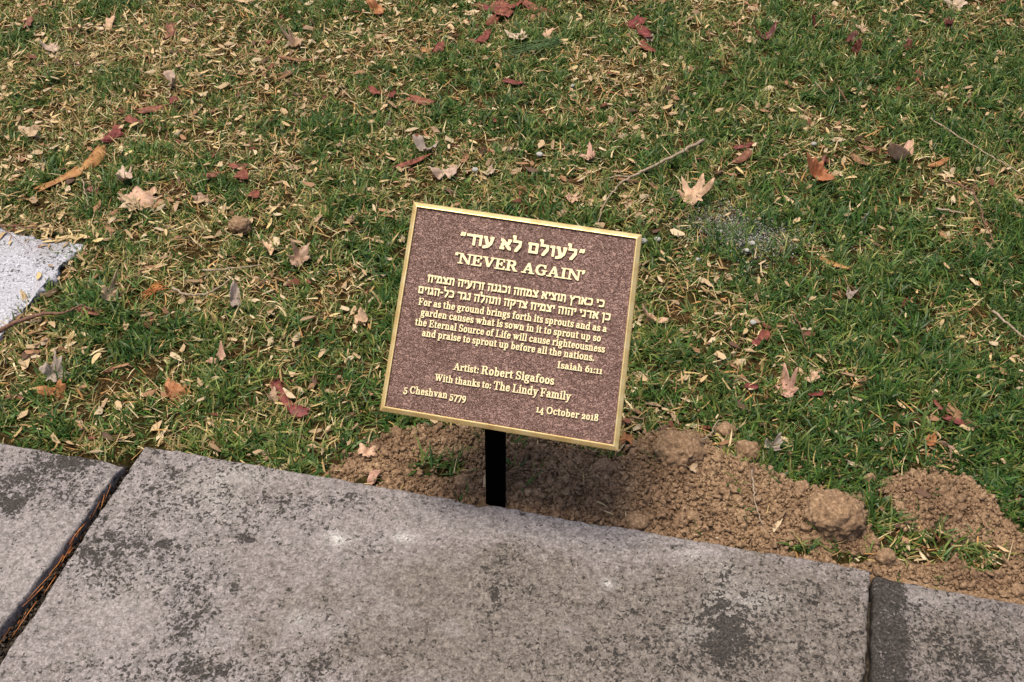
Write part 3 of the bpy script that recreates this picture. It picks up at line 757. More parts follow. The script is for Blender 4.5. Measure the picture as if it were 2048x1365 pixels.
for k in range(n):
    v, f = HB[k % 10]; L = random.uniform(.013, .027); a = random.uniform(0, 6.28); t1 = random.gauss(0, .35); t2 = random.gauss(0, .3)
    R_ = np.array((Matrix.Rotation(a, 3, 'Z') @ Matrix.Rotation(t1, 3, 'X') @ Matrix.Rotation(t2, 3, 'Y')))
    Vs.append((v * L) @ R_.T + pos[k]); Fs.append(f + off); off += len(v)
obj('distant_seeds', mesh_from('distant_seeds', np.concatenate(Vs), np.concatenate(Fs), M_husk, True), kind='stuff',
    label='more pale winged seeds scattered in the far part of the lawn', category='seeds')

# ------------------------------------------------------------------ leaves, bark, twigs, clods placed where they lie
def sheet(Xf, nu, nv, thick, both=True):
    """closed thin sheet from a function (i/nu, j/nv) -> point"""
    u, v = np.meshgrid(np.linspace(0, 1, nu), np.linspace(0, 1, nv), indexing='ij')
    P = Xf(u, v)
    du = np.gradient(P, axis=0); dv = np.gradient(P, axis=1); nn = np.cross(du, dv); nn /= np.linalg.norm(nn, axis=2)[..., None] + 1e-12
    A = (P + nn * thick * .5).reshape(-1, 3); B = (P - nn * thick * .5).reshape(-1, 3)
    idx = np.arange(nu * nv).reshape(nu, nv)
    loop = np.concatenate([idx[:, 0], idx[-1, 1:], idx[::-1, -1][1:], idx[0, ::-1][1:-1]])
    a, b_ = loop, np.roll(loop, -1)
    return np.concatenate([A, B]), np.concatenate([grid_faces(nu, nv), grid_faces(nu, nv, nu * nv)[:, ::-1], np.stack([b_, a, a + nu * nv, b_ + nu * nv], 1)])

def leaf_mesh(kind, size, curl, fold, seed, mat):
    """star shaped, oval or torn leaf, size = longest extent; fold bends it over an axis"""
    rr = random.Random(seed); na = 96; th = np.arange(na) / na * 2 * np.pi
    if kind == 'maple':
        lobes = [(90, 1.0, .36), (35, .88, .34), (145, .88, .34), (-18, .6, .30), (198, .6, .30)]
        r = np.full(na, .38)
        for a_, l_, w_ in lobes:
            a_ = math.radians(a_ + rr.uniform(-10, 10)); l_ = l_ * rr.uniform(.6, 1.1)
            d = np.abs((th - a_ + np.pi) % (2 * np.pi) - np.pi)
            r = np.maximum(r, l_ * np.clip(1 - d / (w_ * 1.75), 0, 1) ** .75)
            for sgn in (-1, 1):                                  # side teeth
                d2 = np.abs((th - a_ - sgn * w_ * .75 + np.pi) % (2 * np.pi) - np.pi)
                r = np.maximum(r, .70 * l_ * np.clip(1 - d2 / .15, 0, 1) ** .7)
        r *= 1 + .06 * np.sin(th * 17 + seed) + .10 * noise3(th * 3, 0 * th, 0 * th, seed)
    elif kind == 'oval':
        r = 1 / np.sqrt((np.cos(th) / .42) ** 2 + (np.sin(th) / .95) ** 2); r *= 1 + .10 * np.abs(np.sin(th)) ** 8
        r *= 1 + .03 * np.sin(th * 21 + seed)
    else:
        r = .62 + .22 * np.sin(th * 2 + seed) + .16 * np.sin(th * 3 + seed * 2.3) + .10 * np.sin(th * 7 + seed * 1.7)
        r *= 1 + .10 * noise3(th * 6, 0 * th, 0 * th, seed)
    rings = np.array([.0, .2, .4, .6, .8, 1.0])
    R_, T_ = np.meshgrid(rings, th, indexing='ij')
    x = R_ * r[None] * np.cos(T_); y = R_ * r[None] * np.sin(T_)
    z = 2.5 * curl * (.35 * x * x + .22 * y * y * np.sign(rr.uniform(-1, 1)) + .12 * x * y) + .38 * fbm(x * 2.3 + seed, y * 2.3, 0, 3, seed)
    vein = 0
    for a_ in (90, 35, 145, -18, 198):
        d = np.abs((T_ - math.radians(a_) + np.pi) % (2 * np.pi) - np.pi) * R_
        vein = vein + np.exp(-(d / .035) ** 2)
    z = z + .022 * np.clip(vein, 0, 1) + .02 * np.sin(T_ * 10 + seed) * R_ ** 2
    if fold:
        fa = rr.uniform(0, 3.14); c, s_ = math.cos(fa), math.sin(fa)
        a_ = x * c + y * s_; b_ = -x * s_ + y * c; r0 = .16
        ang = np.clip(a_ / r0 * 1.0, 0, fold)
        over = np.maximum(a_ - fold * r0, 0)
        xa = np.where(a_ > 0, r0 * np.sin(ang) + over * math.cos(fold), a_)
        za = np.where(a_ > 0, r0 * (1 - np.cos(ang)) + over * math.sin(fold), 0)
        x = xa * c - b_ * s_; y = xa * s_ + b_ * c; z = z + za
    P = np.stack([x, y, z], 2) * size * .5
    nr = len(rings); V = P.reshape(-1, 3); F = []
    for i in range(nr - 1):
        for k in range(na):
            k2 = (k + 1) % na; a0, a1, b0, b1 = i * na + k, i * na + k2, (i + 1) * na + k, (i + 1) * na + k2
            if i == 0: F.append([0, b0, b1])
            else: F.append([a0, b0, b1, a1])
    nV = len(V); V2 = V.copy(); V2[:, 2] -= .00045
    F2 = [[q + nV for q in f[::-1]] for f in F]
    S_ = [[(nr - 1) * na + (k + 1) % na, (nr - 1) * na + k, (nr - 1) * na + k + nV, (nr - 1) * na + (k + 1) % na + nV] for k in range(na)]
    me = mesh_from('leaf_blade', np.concatenate([V, V2]), F + F2 + S_, mat, True)
    V0 = V[(nr - 2) * na + int(.75 * na)]
    return me, V0

def ground_pt(u, v, up=.012):
    p = g(u, v, 0.0)
    for _ in range(3):
        p = g(u, v, float(ground_h(np.array([p[0]]), np.array([p[1]]))[0]) + up)
    return p
def place(o, u, v, up, ang, tx=0.0, ty=0.0):
    """ang: direction in the photograph (degrees counter-clockwise from right)"""
    p = ground_pt(u, v, up)
    a = math.radians(ang); q = ground_pt(u + 20 * math.cos(a), v - 20 * math.sin(a), up)
    rz = math.atan2(q[1] - p[1], q[0] - p[0])
    o.location = p; o.rotation_euler = Matrix.Rotation(rz, 3, 'Z').to_4x4().to_euler()
    o.rotation_euler = (Matrix.Rotation(rz, 3, 'Z') @ Matrix.Rotation(tx, 3, 'X') @ Matrix.Rotation(ty, 3, 'Y')).to_euler()
    return scale_at(p)

LEAVES = [  # u, v, size px, kind, colour, angle, curl, fold, label
 (285, 403, 98, 'maple', 'pink', 20, .35, 0, 'large pinkish maple leaf spread flat on the grass, biggest leaf on the lawn'),
 (270, 412, 62, 'maple', 'tan', 120, .6, 0, 'tan maple leaf half hidden under the large pinkish maple leaf'),
 (112, 748, 78, 'maple', 'grey', 70, .5, 1.3, 'greyish folded maple leaf standing in the grass above the left coping slab'),
 (108, 782, 48, 'scrap', 'orange', 20, .8, 0, 'orange torn leaf at the foot of the greyish folded leaf near the left coping'),
 (345, 783, 66, 'oval', 'orange', 40, 1.2, 1.2, 'curled light brown leaf arched over the grass above the middle coping slab corner'),
 (438, 718, 38, 'scrap', 'pink', 50, .7, 0, 'small pale pinkish leaf midway between the stepping stone and the plaque, lower left lawn'),
 (540, 500, 62, 'maple', 'pink', 100, .7, .8, 'pale star-shaped leaf with upright points left of the plaque'),
 (598, 520, 60, 'maple', 'tan', -30, 1.0, .9, 'curled tan leaf with pointed lobes just right of the pale star-shaped leaf'),
 (222, 592, 68, 'maple', 'tan', 60, .7, 1.1, 'tan curled leaf lying beside the pale stepping stone'),
 (890, 346, 46, 'scrap', 'pale', 0, 1.0, 0, 'whitish cupped leaf on the grass above the top left corner of the plaque'),
 (852, 302, 42, 'scrap', 'grey', 40, 1.2, .8, 'crumpled lilac grey leaf above the whitish cupped leaf'),
 (978, 343, 26, 'scrap', 'pale', 20, 1.0, 0, 'small whitish leaf scrap above the plaque\'s top border'),
 (1180, 316, 42, 'maple', 'pink', 50, .9, .7, 'crumpled pinkish grey leaf above the plaque beside the forked twig'),
 (1385, 398, 70, 'maple', 'pink', -20, .9, .8, 'pale tan crumpled leaf right of the forked twig'),
 (1633, 352, 62, 'scrap', 'orange', 10, 1.2, .9, 'orange red folded leaf shaped like a tent, upper right lawn'),
 (1800, 320, 72, 'oval', 'pink', 160, .8, 1.0, 'long pale pinkish folded leaf between two bark sticks, upper right'),
 (1256, 880, 48, 'maple', 'orange', 70, .5, 0, 'reddish tan maple leaf at the lower right corner of the plaque'),
 (1299, 640, 48, 'oval', 'pink', 80, 1.2, 1.0, 'pinkish brown curled leaf close to the right border of the plaque'),
 (1574, 783, 62, 'maple', 'pink', 0, .8, .8, 'pale pinkish leaf with dark gaps in the middle right lawn'),
 (1625, 755, 30, 'scrap', 'pink', 0, .6, 0, 'small pale pink leaf scrap above the pale pinkish leaf'),
 (1912, 10, 48, 'maple', 'pale', 0, .7, 0, 'pale leaf at the top edge near the upper right corner'),
 (1704, 590, 38, 'maple', 'grey', -30, 1.0, .8, 'greyish pink crumpled leaf right of centre, beside green tufts'),
 (591, 88, 58, 'maple', 'tan', 80, 1.0, .9, 'clump of tan leaf lobes at the top left of centre'),
 (107, 98, 44, 'maple', 'pale', 60, .8, 0, 'pale leaf in the top left corner area'),
 (346, 165, 36, 'scrap', 'pale', -50, 1.0, .8, 'whitish pink curled leaf beside a red scrap, upper left'),
 (218, 44, 36, 'oval', 'pink', 0, .6, 0, 'pink brown smooth leaf near the top edge, upper left'),
 (60, 268, 38, 'oval', 'tan', 30, .8, 0, 'tan narrow leaf close to the left edge, above the orange bark roll'),
 (252, 360, 46, 'scrap', 'pale', 20, .9, .6, 'pale beige leaf just above the large pinkish maple leaf'),
 (405, 397, 32, 'scrap', 'tan', 0, .7, 0, 'square tan leaf piece right of the large pinkish maple leaf'),
 (186, 386, 34, 'scrap', 'red', 60, 1.2, .9, 'dark purple curled leaf below the orange bark roll'),
 (720, 645, 38, 'scrap', 'pink', 80, 1.0, .6, 'reddish tan upright leaf left of the plaque in a bare patch'),
 (470, 600, 44, 'oval', 'grey', 10, 1.0, .7, 'grey leaf lying between thin twigs left of the plaque'),
 (1144, 400, 40, 'maple', 'pink', -20, .9, .6, 'pinkish leaf touching the top border of the plaque near the forked twig'),
 (1652, 324, 26, 'scrap', 'red', 80, 1.0, .7, 'small dark maroon leaf above the orange red tent-shaped leaf'),
 (1530, 80, 38, 'scrap', 'red', 0, 1.1, .9, 'dark red leaf beside a straw patch near the top right of centre'),
 (1502, 82, 34, 'scrap', 'tan', 40, .9, 0, 'beige leaf immediately left of the dark red leaf near the top'),
 (1702, 90, 34, 'scrap', 'red', 60, 1.2, .9, 'upper one of two dark red leaves that touch, top right'),
 (1714, 106, 38, 'oval', 'red', -30, 1.0, .8, 'lower one of two dark red leaves that touch, top right'),
 (1630, 50, 30, 'oval', 'red', 80, 1.0, .6, 'dull red narrow leaf near the top edge, right of centre'),
 (1817, 98, 30, 'scrap', 'red', -20, 1.3, .9, 'dark red leaf in a hollow among dense green tufts, top right'),
 (1896, 52, 24, 'scrap', 'red', 30, 1.0, .7, 'tiny dark maroon leaf near the upper right corner'),
 (1724, 62, 30, 'maple', 'tan', 30, .6, 0, 'small beige star-shaped leaf near the top edge on the right'),
 (545, 795, 34, 'scrap', 'tan', 30, .8, .5, 'torn tan leaf beside the red brown bark rod in the lower left lawn'),
 (1040, 78, 40, 'scrap', 'pale', 0, .9, .4, 'pale grey leaf below the cluster of red bark at the top'),
 (1095, 70, 28, 'scrap', 'pink', 10, .5, 0, 'flat pinkish leaf scrap right under the red bark at the top'),
 (1380, 935, 30, 'scrap', 'tan', 30, .7, 0, 'tan leaf flake resting on the highest part of the earth heap'),
 (1300, 80, 24, 'scrap', 'grey', 10, .7, 0, 'small grey leaf beside the red bark chips at the top centre'),
 (750, 18, 40, 'oval', 'orange', 20, .8, .4, 'brownish leaf on a straw patch close to the top edge'),
 (1545, 895, 40, 'scrap', 'grey', -30, 1.0, .8, 'pale lilac crumpled leaf on the grass above the earth heap'),
 (1700, 925, 22, 'scrap', 'pale', 0, .6, 0, 'small pale leaf in the grass behind the big round clod'),
 (1895, 900, 44, 'oval', 'tan', 20, 1.0, .8, 'tan curled leaf on a dark hollow, lower right lawn'),
 (1860, 885, 34, 'scrap', 'orange', 80, .9, .6, 'rusty upright leaf beside the tan curled leaf, lower right lawn'),
 (735, 905, 40, 'scrap', 'pink', 70, .8, .4, 'pinkish leaf on the left end of the earth heap above the coping'),
 (748, 950, 34, 'oval', 'pink', -20, .8, .3, 'small pink cream leaf against the back edge of the middle coping slab'),
]
for i, (u, v, sz, kd, colr, ang, cu, fo, lab) in enumerate(LEAVES):
    s = scale_at(ground_pt(u, v)); size = sz * s * (1.48 if kd == 'maple' else 1.28)
    me, stem0 = leaf_mesh(kd, size, cu, fo, 100 + i * 3, M_leaf[colr])
    t = thing('fallen_leaf', lab, 'leaf', group='fallen leaves on the lawn')
    place(t, u, v, .011, ang, random.gauss(0, .22) + .12, random.gauss(0, .22))
    obj('leaf_blade', me, t)
    if kd != 'scrap' and sz > 40:
        p0 = np.array([0, -.30 * size * .5, 0]) if kd == 'maple' else np.array([0, -.45 * size, 0])
        pts = [p0 + np.array([.03 * size * math.sin(k * .6), -k * size * .07, .002 - .0006 * k]) for k in range(5)]
        V, F = tube(pts, .0007, 5, .7); obj('leaf_stalk', mesh_from('leaf_stalk', V, F, M_twig, True), t)

def bark_mesh(L, W, roll, seed, mat, bend=.15):
    rr = random.Random(seed)
    def f(u, v):
        r0 = W / max(roll, .15)
        a = (v - .5) * roll * (1 + .35 * (u - .5) * rr.choice((-1, 1)))
        e1 = fbm(v * 6 + seed, 0 * v, 0, 3, seed); e2 = fbm(v * 6 + seed, 0 * v, 5, 3, seed + 9)
        edge = 1 - .55 * np.abs(np.where(u > .5, e1, e2))
        x = (u - .5) * L * edge + .04 * L * np.sin(v * 9 + seed) * (np.abs(u - .5) * 2) ** 3
        wob = 1 + .18 * fbm(u * 3 + seed, v * 2, 0, 2, seed + 1)
        wid = 1 - .45 * np.abs(fbm(u * 3.3 + seed, 0 * u, 2, 3, seed + 4)) - .25 * (np.abs(u - .5) * 2) ** 4
        a = a * wid
        y = r0 * np.sin(a) * wob + bend * L * (u - .5) ** 2
        z = -r0 * (np.cos(a) - 1) * -1 + .04 * L * fbm(u * 3, v * 3 + seed, 0, 3, seed + 2)
        return np.stack([x, y, z], 2)
    V, F = sheet(f, 22, 14, .0011)
    return mesh_from('bark_piece', V, F, mat, True)
BARK = [  # u, v, length px, width px, colour, angle, roll, label
 (188, 316, 70, 26, 'orange', 47, 2.4, 'orange brown rolled bark strip, upper half of the long broken roll at left'),
 (118, 357, 84, 30, 'orange', 22, 1.9, 'orange brown frayed bark strip, lower half of the long broken roll at left'),
 (225, 272, 46, 16, 'red', 30, 1.8, 'dark red bark flake just above the orange broken roll'),
 (228, 262, 40, 14, 'red', 60, 1.5, 'second red bark flake crossing the dark red one above the orange roll'),
 (262, 240, 26, 15, 'red', -20, 1.2, 'small bright red bark chip uphill of the crossed red flakes'),
 (304, 217, 56, 16, 'red', 8, 2.6, 'brownish red bark tube right of the small bright red chip'),
 (346, 200, 22, 14, 'red', 70, 2.0, 'short red bark chip at the end of the brownish red tube'),
 (55, 44, 42, 20, 'brown', 75, 2.3, 'brown bark roll standing near the top left corner'),
 (338, 60, 52, 22, 'brown', 75, 2.4, 'brown curled bark piece near the top edge left of centre'),
 (476, 332, 34, 14, 'red', 0, 1.6, 'flat red bark piece above the thicker red chip, left of the plaque'),
 (486, 348, 36, 20, 'red', 60, 1.0, 'thick red bark chip beside a pale husk, left of the plaque'),
 (424, 350, 30, 10, 'red', 12, 1.2, 'thin dull red bark sliver left of the thick red chip'),
 (508, 388, 26, 18, 'red', 45, 1.0, 'small brick red bark chip below the thick red chip'),
 (568, 793, 92, 20, 'red', -56, 3.0, 'long red brown bark rod slanting down in the lower left lawn'),
 (598, 822, 36, 22, 'red', -10, 1.4, 'dark red bark curl at the lower end of the long bark rod'),
 (1003, 16, 62, 34, 'red', -78, .9, 'large triangular red bark flake pointing down in the top cluster'),
 (975, 15, 54, 16, 'red', -18, 1.6, 'left bark strip of the red cluster at the top edge'),
 (1066, 12, 70, 18, 'red', -25, 2.2, 'upper right bark tube of the red cluster at the top edge'),
 (1082, 28, 60, 20, 'brown', 20, 2.4, 'lower right brown bark tube of the red cluster at the top edge'),
 (1030, 8, 48, 20, 'red', 30, 1.4, 'middle bark piece of the red cluster at the top edge'),
 (985, 42, 34, 14, 'red', 30, 1.2, 'small red flake under the triangular one in the top cluster'),
 (1272, 45, 44, 22, 'red', 35, 1.1, 'upper red bark chip of the trail at the top centre right'),
 (1288, 62, 46, 22, 'red', -62, .9, 'bright red slanting bark chip in the trail at the top centre right'),
 (1294, 92, 50, 20, 'red', -50, 1.6, 'lowest reddish bark curl of the trail at the top centre right'),
 (1028, 162, 34, 18, 'red', -5, 2.4, 'dark red bark tube between two pale husks above the plaque'),
 (970, 72, 52, 14, 'red', 50, 1.2, 'thin red bark flake slanting below the top cluster'),
 (955, 82, 26, 14, 'red', 0, 1.3, 'small maroon bark chip left of the thin slanting flake'),
 (878, 93, 36, 22, 'red', 60, 1.6, 'purple red curled bark chip above and left of the plaque'),
 (852, 100, 20, 14, 'orange', -10, 1.3, 'small orange bark chip touching the purple red one'),
 (748, 180, 34, 18, 'red', -50, 1.6, 'red bark chip near a pale husk, upper left of the plaque'),
 (783, 188, 22, 16, 'red', 30, .8, 'flat brick red bark scrap next to the red chip, upper left of the plaque'),
 (842, 200, 50, 18, 'red', -15, 1.2, 'dull red bark flake above the whitish cupped leaf'),
 (826, 322, 74, 12, 'red', 18, 2.0, 'long thin reddish bark strip under the crumpled lilac leaf'),
 (1484, 314, 56, 16, 'brown', 38, 2.6, 'brown curled bark stick right of the forked twig'),
 (1490, 292, 44, 10, 'red', 10, 2.0, 'thin dark bark sliver above the brown curled stick'),
 (1720, 320, 40, 14, 'brown', -28, 2.6, 'short brown bark roll left of the long folded leaf'),
 (1740, 297, 20, 12, 'brown', -20, 2.0, 'tiny brown bark chip above the short brown roll'),
 (1880, 325, 46, 12, 'orange', 25, 1.6, 'yellowish bark strip right of the long folded leaf'),
 (1672, 527, 58, 16, 'orange', -28, 2.4, 'orange bark roll in the green grass right of the plaque'),
 (1528, 670, 30, 18, 'red', 70, 1.0, 'red bark chip beside a white pebble, middle right'),
 (1515, 684, 22, 12, 'red', 30, 1.2, 'small crimson bark chip below the red one, middle right'),
 (1534, 652, 14, 10, 'red', 0, 1.0, 'tiny red bark chip above the other two, middle right'),
 (1914, 828, 50, 18, 'brown', -35, 1.2, 'brown bark flake at the right, over a longer red strip'),
 (1925, 846, 68, 12, 'red', -14, 1.8, 'long dark red bark strip at the right edge area of the lawn'),
 (1503, 772, 22, 14, 'red', 0, 1.0, 'maroon bark chip left of the pale pinkish leaf'),
 (1632, 787, 26, 16, 'red', 10, 1.2, 'dark maroon bark chip right of the pale pinkish leaf'),
 (1878, 812, 30, 8, 'red', -45, 2.0, 'thin dark bark stick left of the brown flake at the right'),
 (178, 622, 44, 14, 'red', -8, 1.4, 'flat red bark strip at the tip of the reddish stick by the stepping stone'),
 (75, 505, 38, 10, 'red', 50, 1.5, 'dark red bark sliver lying on the pale stepping stone'),
 (570, 150, 40, 14, 'brown', 38, 2.2, 'grey brown bark roll with an orange end in the upper left'),
 (590, 118, 70, 9, 'brown', -5, 2.0, 'thin long brown bark strip crossing straw in the upper left'),
]
for i, (u, v, L, W, colr, ang, roll, lab) in enumerate(BARK):
    s = scale_at(ground_pt(u, v)); me = bark_mesh(L * s * 1.25, W * s * 1.35, roll * .72, 300 + i, M_bark[colr])
    o = obj('bark_piece', me, None, label=lab, category='bark', group='peeled bark pieces on the lawn')
    place(o, u, v, .009 + .15 * W * s, ang, random.gauss(0, .2), random.gauss(0, .05))

def px_path(pts, up, n=6, jit=.001):
    P = [ground_pt(u, v, up) for u, v in pts]; out = []
    for a, b_ in zip(P[:-1], P[1:]):
        for k in range(n):
            t = k / n; out.append(a * (1 - t) + b_ * t)
    out.append(P[-1]); out = np.array(out); out[1:-1] += rng.normal(0, jit, (len(out) - 2, 3)) * [1, 1, .6]
    return out
TWIGS = [
 ('long grey forked twig reaching from the top border of the plaque up to the right', [(1408, 280), (1360, 306), (1300, 335), (1262, 354), (1238, 370)], .0030, M_twig,
  [[(1238, 370), (1215, 398), (1203, 420), (1196, 446)], [(1262, 354), (1235, 352), (1205, 360)]]),
 ('thin grey twig slanting down to the right edge of the lawn', [(1861, 236), (1910, 270), (1960, 300), (2010, 328), (2060, 358)], .0014, M_twig, []),
 ('brown forked twig with a bend, right side of the lawn', [(1890, 360), (1920, 370), (1946, 382), (1958, 410), (1966, 436), (1976, 460), (1989, 488)], .0016, M_twigdark, [[(1946, 382), (1952, 360), (1960, 340)]]),
 ('short straight brown twig in green grass at the right', [(1872, 417), (1900, 422), (1930, 428)], .0018, M_twig, []),
 ('grey twig near the right edge below the middle', [(1985, 622), (2015, 648), (2055, 682)], .0020, M_twig, []),
 ('thin dark twig lying across the pale stepping stone', [(-10, 450), (30, 453), (70, 455), (110, 456)], .0012, M_twigdark, [[(-5, 448), (20, 468), (45, 488), (52, 500)]]),
 ('reddish brown stick running from the stepping stone into the grass', [(-20, 672), (10, 655), (45, 640), (85, 628), (130, 626)], .0036, M_twigdark, [[(130, 626), (160, 612), (195, 620)]]),
 ('thin straight twig between two pale leaves left of the plaque', [(405, 540), (440, 540), (480, 536), (522, 530)], .0014, M_twig, []),
 ('bent grey twig below the thin straight twig, left of the plaque', [(345, 575), (365, 588), (395, 590), (414, 589), (440, 575), (465, 555)], .0018, M_twig, [[(424, 585), (428, 565)]]),
 ('dark slender twig in the top left near a pink brown leaf', [(122, 58), (150, 59), (168, 52), (184, 46)], .0013, M_twigdark, []),
 ('pale upright stalk beside the dark purple leaf', [(164, 358), (170, 385), (176, 412)], .0012, M_twig, []),
 ('thin twig lying above the right part of the earth heap', [(1580, 620), (1600, 650), (1612, 690)], .0010, M_twigdark, []),
 ('curved root fibre on the earth heap', [(1504, 940), (1508, 975), (1512, 1010), (1526, 1050)], .0011, M_twig, []),
 ('small twig propped against the highest clod of the heap', [(1398, 885), (1420, 868), (1438, 840)], .0012, M_twig, []),
 ('thin grey twig near the top right below the two dark red leaves', [(1630, 165), (1652, 190)], .0009, M_twig, []),
 ('short reddish twig pair in green grass at the upper right', [(1676, 172), (1684, 188), (1694, 206)], .0013, M_twigdark, [[(1684, 188), (1690, 176)]]),
]
for lab, pts, r, mt_, br in TWIGS:
    P = px_path(pts, .020); p0 = P[0]
    t = thing('twig', lab, 'twig', tuple(p0), group='twigs on the lawn')
    V, F = tube(P - p0, r * 1.25, 6, .55); obj('stem', mesh_from('stem', V, F, mt_, True), t)
    for b_ in br:
        Q = px_path(b_, .020, 5, .0007); V, F = tube(Q - p0, r * .65, 5, .4); obj('side_branch', mesh_from('side_branch', V, F, mt_, True), t)

# tuft of long green needles above the plaque
parts = []
for i in range(26):
    a = (1120 + random.gauss(0, 5), 78 + random.gauss(0, 5)); b_ = (1000 + random.gauss(0, 26), 112 + random.gauss(0, 14))
    L_ = random.uniform(.5, 1.0); b_ = (a[0] + (b_[0] - a[0]) * L_, a[1] + (b_[1] - a[1]) * L_)
    P = px_path([a, b_], .014 + random.random() * .006, 4, .0005); parts.append(tube(P, .0007, 4, .5))
V, F = merge(parts)
obj('needle_bundle', mesh_from('needle_bundle', V, F, M_greenneedle, True), None, label='bundle of long green pine needles lying on the grass above the plaque', category='pine needles')
M_roots = None
parts = []
for i in range(20):
    a = (325 + random.gauss(0, 9), 570 + random.gauss(0, 5)); b_ = (290 + random.gauss(0, 8), 592 + random.gauss(0, 6))
    parts.append(tube(px_path([a, ((a[0] + b_[0]) / 2, (a[1] + b_[1]) / 2 - 6), b_], .012, 3, .0005), .0006, 4, .5))
V, F = merge(parts)
obj('rusty_needle_bundle', mesh_from('rusty_needle_bundle', V, F, M_needle, True), None, label='small bundle of rust-coloured pine needles in the grass right of the tan curled leaf', category='pine needles')

CLODS = [ # u, v, rx px, ry(height) px, label, sink
 (1664, 1030, 56, 44, 'big round clod of brown earth on the right part of the heap', M_soil, .25),
 (1353, 895, 50, 40, 'broad tan clod at the top of the earth heap, right of the plaque', M_soil, .45),
 (1768, 1116, 19, 20, 'oval pale clod standing behind the joint of the right coping slab', M_soil, .2),
 (1790, 1126, 10, 10, 'small clod touching the right side of the oval pale clod', M_soil, .2),
 (1746, 1084, 12, 11, 'round clod uphill of the oval pale clod', M_soil, .2),
 (1493, 900, 26, 20, 'rough clod at the upper edge of the heap with a twig beside it', M_soil, .3),
 (1728, 995, 12, 10, 'small round clod right behind the big round clod', M_soil, .2),
 (1738, 958, 12, 14, 'upright clod in the grass above the big round clod', M_soil, .2),
 (2010, 1087, 11, 10, 'pale round clod near the right edge above the coping', M_soil, .2),
 (2035, 1180, 16, 13, 'clod against the back edge of the right coping slab at the frame edge', M_soil, .3),
 (1210, 935, 22, 15, 'tan clod on the heap under the plaque\'s lower right part', M_soil, .35),
 (925, 962, 16, 12, 'clod pressed against the coping just left of the post', M_soil, .3),
 (1450, 860, 20, 13, 'crumbly clod in the grass right of the heap\'s broad tan clod', M_soil, .3),
 (1862, 940, 11, 8, 'small clod at the tip of the rightmost earth mound', M_soil, .3),
 (1275, 1040, 24, 14, 'low wide clod by the coping edge right of the post', M_soil, .4),
 (484, 462, 21, 14, 'lone round brown clod on the grass left of the plaque', M_soil, .1),
 (1385, 1032, 16, 12, 'weathered clod midway along the coping edge', M_soil, .3),
 (1600, 975, 18, 12, 'clod on the upper slope between the broad tan clod and the big round clod', M_soil, .3),
]
for i, (u, v, rx, rz_, lab, mt_, sink) in enumerate(CLODS):
    p = ground_pt(u, v + rz_ * .4, .0); s = scale_at(p)
    V, F = lump(I5 if rx > 40 else I4, 200 + i, .24, 1.5)
    nn = fbm(V[:, 0] * 5 + i, V[:, 1] * 5, V[:, 2] * 5, 3, 300 + i); n3 = np.abs(noise3(V[:, 0] * 9 + i, V[:, 1] * 9, V[:, 2] * 9, 330 + i))
    V = V * (1 + .16 * nn + .13 * n3 - .04)[:, None]
    V = V * np.array([rx * s, rx * s * .85, rz_ * s * 1.0])
    o = obj('earth_clod', mesh_from('earth_clod', V, F, mt_, False), None, label=lab, category='clod', group='clods of earth')
    z = .012 if i == 15 else 0
    o.location = (p[0], p[1], p[2] + rz_ * s * (1 - sink * 1.6) * .8 + z); o.rotation_euler = (random.gauss(0, .15), random.gauss(0, .15), random.uniform(-.3, .3))

PEB = [(1288, 482, 7, 'white pebble by the right border of the plaque, left of its twin'), (1315, 479, 6, 'white pebble right of its twin beside the plaque border'), (1395, 519, 4, 'tiny white pebble right of the plaque, alone in the grass'),
 (1506, 645, 6, 'white pebble touching red bark chips, middle right'), (1079, 309, 6, 'white pebble above the middle of the plaque'), (950, 340, 6, 'cream pebble between two whitish leaves above the plaque'),
 (1440, 463, 5, 'pale grey pebble left of the powdery grey patch'), (1505, 487, 6, 'larger pale lump in the powdery grey patch'), (1494, 501, 4.5, 'pale lump at the lower edge of the powdery grey patch'),
 (1145, 172, 4, 'tiny white pebble above the plaque beside a pale husk'), (1628, 288, 5, 'small white pebble above the orange red tent-shaped leaf')]
for i, (u, v, r, lab) in enumerate(PEB):
    p = ground_pt(u, v, .012); s = scale_at(p); V, F = lump(I2, 400 + i, .22, 1.2)
    o = obj('pebble', mesh_from('pebble', V * r * s * np.array([1.1, .9, .8]), F, M_pebble, True), None, label=lab, category='pebble', group='pebbles in the grass')
    o.location = p
n = 7000; c = g(1485, 462, .008); s = scale_at(c)
px_ = c[0] + rng.normal(0, 46 * s, n) * (1 + (rng.random(n) < .2) * 1.5); py_ = c[1] + rng.normal(0, 34 * s, n) * (1 + (rng.random(n) < .2) * 1.5) - (px_ - c[0]) * .25
sz = .0004 + .0013 * rng.random(n) ** 6
V, F = scatter(crumbs, np.column_stack([px_, py_, ground_h(px_, py_) + .006 + .007 * rng.random(n)]), sz)
obj('stone_dust', mesh_from('stone_dust', V, F, M_pebble), kind='stuff', label='powdery pale grey stone crumbs spilled in the grass right of the plaque', category='gravel')

